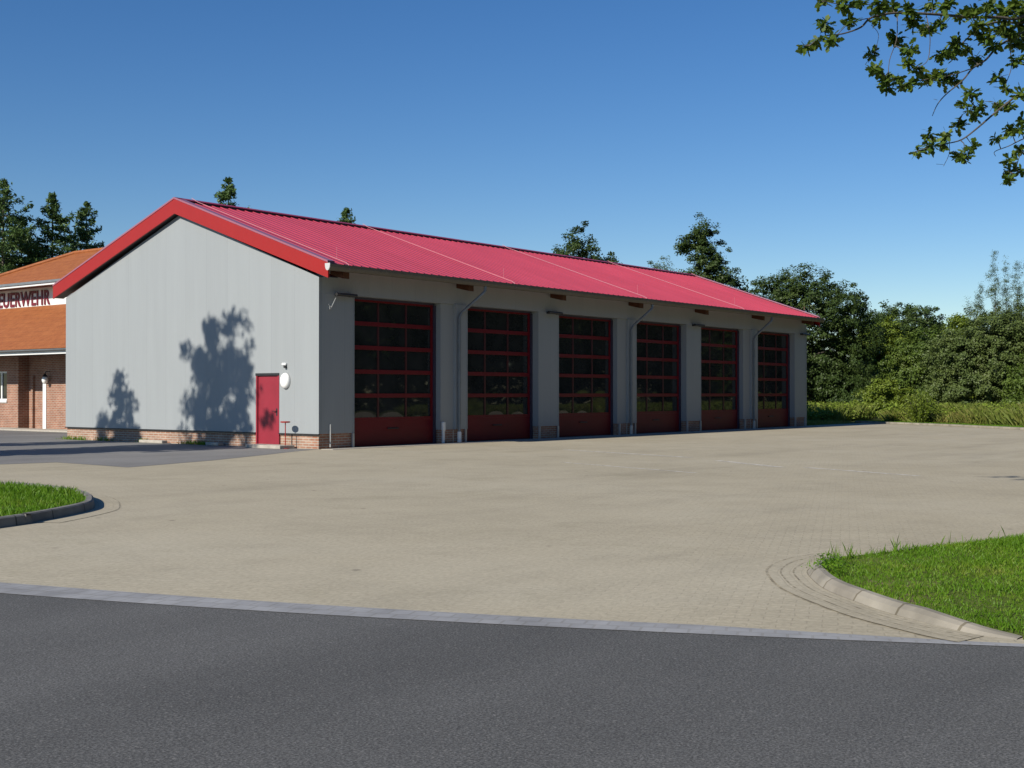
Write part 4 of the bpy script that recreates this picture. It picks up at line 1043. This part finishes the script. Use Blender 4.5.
def inside(poly, q):
    x, y = q[:, 0], q[:, 1]; res = np.zeros(len(q), bool); n = len(poly); j = n - 1
    for i in range(n):
        xi, yi = poly[i]; xj, yj = poly[j]
        c = ((yi > y) != (yj > y)) & (x < (xj - xi) * (y - yi) / (yj - yi + 1e-12) + xi); res ^= c; j = i
    return res
def scatter(poly, n, rng):
    p = np.array(poly); lo, hi = p.min(0), p.max(0); q = rng.uniform(lo, hi, (int(n * 3.5), 2)); q = q[inside(poly, q)]; return q[:n]
rng = np.random.default_rng(100)
isl_vis = [tuple(p_) for p_ in k3[8:]] + [(-15.6, -24.3), (-12.6, -29.5), (-6, -30)]
q = scatter(isl_vis, 150000, rng)
cd = np.hypot(q[:, 0] + 24.34, q[:, 1] + 26.03); q = q[cd < 22]
n1 = np.array([np.sin(q[:, 0] * 2.1 + 1.3 * np.sin(q[:, 1] * 1.7)) * np.cos(q[:, 1] * 2.6 + q[:, 0])]).ravel()
bare = (np.exp(-(((q[:, 0] + 14.7) / .33) ** 2 + ((q[:, 1] + 22.9) / .30) ** 2)) + .5 * np.exp(-(((q[:, 0] + 15.5) / .22) ** 2 + ((q[:, 1] + 23.5) / .3) ** 2)))
keep = rng.uniform(0, 1, len(q)) > bare * .8; q = q[keep]; n1 = n1[keep]
blades('lawn_grass', np.column_stack([q, np.full(len(q), .027)]), .036 + .016 * n1, .0042, .75, M['grass'], 'bright green lawn grass on the right kerbed island', 'grass', 101)
lp = [tuple(p_) for p_ in q2] + [(-28, -6)]
q = scatter(lp, 130000, rng); n1 = np.sin(q[:, 0] * 1.9) * np.cos(q[:, 1] * 2.3 + q[:, 0])
blades('lawn_grass', np.column_stack([q, np.full(len(q), .07)]), .085 + .02 * n1, .0065, .6, M['grass'], 'bright green lawn grass on the left kerbed island', 'grass', 102)
# taller tufts along the back edge of the right island
e = r_outer[10:46]; q = np.concatenate([e[rng.integers(0, len(e), 260)] + rn[10:46][rng.integers(0, 36, 260)] * rng.uniform(.02, .2, 260)[:, None] + rng.normal(0, .05, (260, 2))])
cl = np.sin(q[:, 0] * 7) * .5 + .5
blades('edge_tufts', np.column_stack([q, np.full(len(q), .03)]), .05 + .10 * cl ** 4, .004, .6, M['grass'], 'taller grass tufts along the back edge of the right island', 'grass', 103)

# low leafy weeds at the nose of the kerb
r_ = np.random.default_rng(31); P = []
kk = k3[44:]
for c in kk[r_.integers(0, 14, 26)]:
    n = 18; c = c + r_.normal(0, .05, 2) + np.array([.10, -.02]); P.append(np.array([c[0], c[1], .05]) + np.column_stack([r_.normal(0, .05, n), r_.normal(0, .05, n), r_.uniform(0, .07, n)]))
for c in scatter(isl_vis, 60, r_):
    n = 16; P.append(np.array([c[0], c[1], .055]) + np.column_stack([r_.normal(0, .06, n), r_.normal(0, .06, n), r_.uniform(0, .035, n)]))
tag(np_mesh('lawn_weeds', leaf_quads(np.concatenate(P),   .014, r_, .8), 4, M['grass']), 'low leafy weeds in the lawn along the right kerb', 'weeds', kind='stuff')

# meadow: mown verge, tall weeds
bkl = catmull(np.array([(40.2, 1.2), (39.5, .39), (35.97, -5.0), (31.63, -10.14), (24.5, -19.5)]), 10)
bn = normals2d(bkl)
if np.dot(bn[10], np.array([60, -5]) - bkl[10]) < 0: bn = -bn
def band(d0, d1, n, seed):
    r_ = np.random.default_rng(seed); i = r_.integers(0, len(bkl) - 1, n); t = r_.uniform(0, 1, n)[:, None]
    return bkl[i] * (1 - t) + bkl[i + 1] * t + bn[i] * r_.uniform(d0, d1, n)[:, None]
q = band(.14, 2.2, 16000, 1); blades('mown_verge', np.column_stack([q, np.full(len(q), -.03)]), .14, .018, .5, M['grass'], 'short mown grass verge behind the back kerb', 'grass', 104)
q = band(1.8, 26, 95000, 2)
nz = np.sin(q[:, 0] * .9 + 2 * np.sin(q[:, 1] * .5)) * np.cos(q[:, 1] * .8)
blades('meadow_grass', np.column_stack([q, np.full(len(q), -.03)]), .74 + .22 * nz, .012, .8, M['weed'], 'tall yellowish meadow grass behind the back kerb', 'grass', 105)
# leafy herbs in clumps
q = band(1.9, 14, 1100, 3); r_ = np.random.default_rng(5); P = []
w_ = np.exp(-((q[:, 1] - 1.5) / 5.5) ** 2); q = q[r_.uniform(0, 1, len(q)) < .30 + .75 * w_]; q = np.concatenate([q, scatter([(40.8, 2.6), (50, 4), (56, 14), (42, 12)], 420, rng)])
for c in q:
    h = r_.uniform(.5, 1.1); n = 46; P.append(np.array([c[0], c[1], 0]) + np.column_stack([r_.normal(0, .28, n), r_.normal(0, .28, n), r_.uniform(.05, 1, n) ** .7 * h]))
q = np.array([(33.4 + r_.normal() * 1.2, 1.8 + r_.normal() * 2.2) for _ in range(0)])
tag(np_mesh('leafy_weeds', leaf_quads(np.concatenate(P), .085, r_, .5), 4, M['herb']), 'leafy green weeds standing along the meadow edge', 'weeds', kind='stuff')
# weeds beyond the far gable, between hall and kerb
hb = [(32.3, .9), (36, .9), (39.6, .9), (41, 2.5), (50, 4), (58, 16), (33, 15)]
q = scatter(hb, 26000, rng); blades('tall_weeds', np.column_stack([q, np.full(len(q), -.03)]), np.where(q[:, 0] < 40.3 + np.clip(q[:, 1] - 1, 0, 5.5) * .8, .16, .85), .02, .45, M['weed'], 'tall weeds behind the far corner of the hall', 'weeds', 106)
# the willow-like shrub in the meadow and its smaller neighbour
def shrub(loc, h, r, label, seed, n=1500):
    t = thing('meadow_shrub', (loc[0], loc[1], -.03), label, 'shrub', 'shrubs in the meadow'); r_ = np.random.default_rng(seed); mb = MB(); P = []
    for i in range(46):
        w = r_.uniform(0, 6.28); o_ = r_.uniform(.15, 1) * r; hh = h * r_.uniform(.6, 1.05) * (1 - .35 * (o_ / r) ** 2)
        e_ = np.array([math.cos(w) * o_, math.sin(w) * o_, hh]); s_ = np.array([math.cos(w) * o_ * .25, math.sin(w) * o_ * .25, 0])
        mb.tube([s_, (s_ + e_) / 2 + np.array([0, 0, hh * .08]), e_], .012, .004, 4, cap=False)
        m_ = n // 46; u = r_.uniform(.12, 1.05, m_)[:, None]; P.append(s_ + (e_ - s_) * u + r_.normal(0, .07, (m_, 3)))
    mb.build('stems', M['bark'], t); np_mesh('leaves', leaf_quads(np.concatenate(P), .085, r_, .1, .3), 4, M['leaf_yel'], t)
shrub((38.9, -2.9), 1.75, 1.15, 'light green willow-like shrub standing alone in the meadow', 201, 2600)
shrub((38.6, -7.6), 1.0, .8, 'low green shrub in the meadow by the right picture edge', 202, 1200)
# stone by the far corner
bo_ = MB(); bo_.lathe([(.05, -.05), (.36, 0), (.40, .2), (.33, .42), (.18, .55), (.04, .58)], (0, 0, 0), 14)
r_ = random.Random(4); bo_.v = [(x * (1 + r_.uniform(-.08, .08)), y * (1 + r_.uniform(-.08, .08)), z) for x, y, z in bo_.v]
b_ = bo_.build('boulder', paint('dark_stone', (.07, .068, .065), .85, .3, 5), None, smooth=True); b_.location = (43.2, 4.2, -.02)
tag(b_, 'dark rounded stone in the shade past the far hall corner', 'stone')
# grass tufts and bits at the foot of the gable
r_ = np.random.default_rng(9); q = np.column_stack([-.06 - np.abs(r_.normal(0, .07, 420)), r_.choice([5.2, 5.6, 8.0, 10.2, 11.6, 12.2], 420) + r_.normal(0, .28, 420)])
blades('wall_foot_weeds', np.column_stack([q, np.zeros(len(q))]), .13, .01, .6, M['grass'], 'small weeds growing along the foot of the gable plinth', 'weeds', 107)
for i, (y, l, lab) in enumerate(((7.4, 1.2, 'long pale kerb stone lying at the foot of the gable'), (4.35, .6, 'short pale stone lying at the gable foot nearer the door'))):
    s_ = MB().box((-.30, y - l / 2, 0.004), (-.08, y + l / 2, .10)).build('kerb_stone', M['concrete'], None, bevel=.015); tag(s_, lab, 'stone')
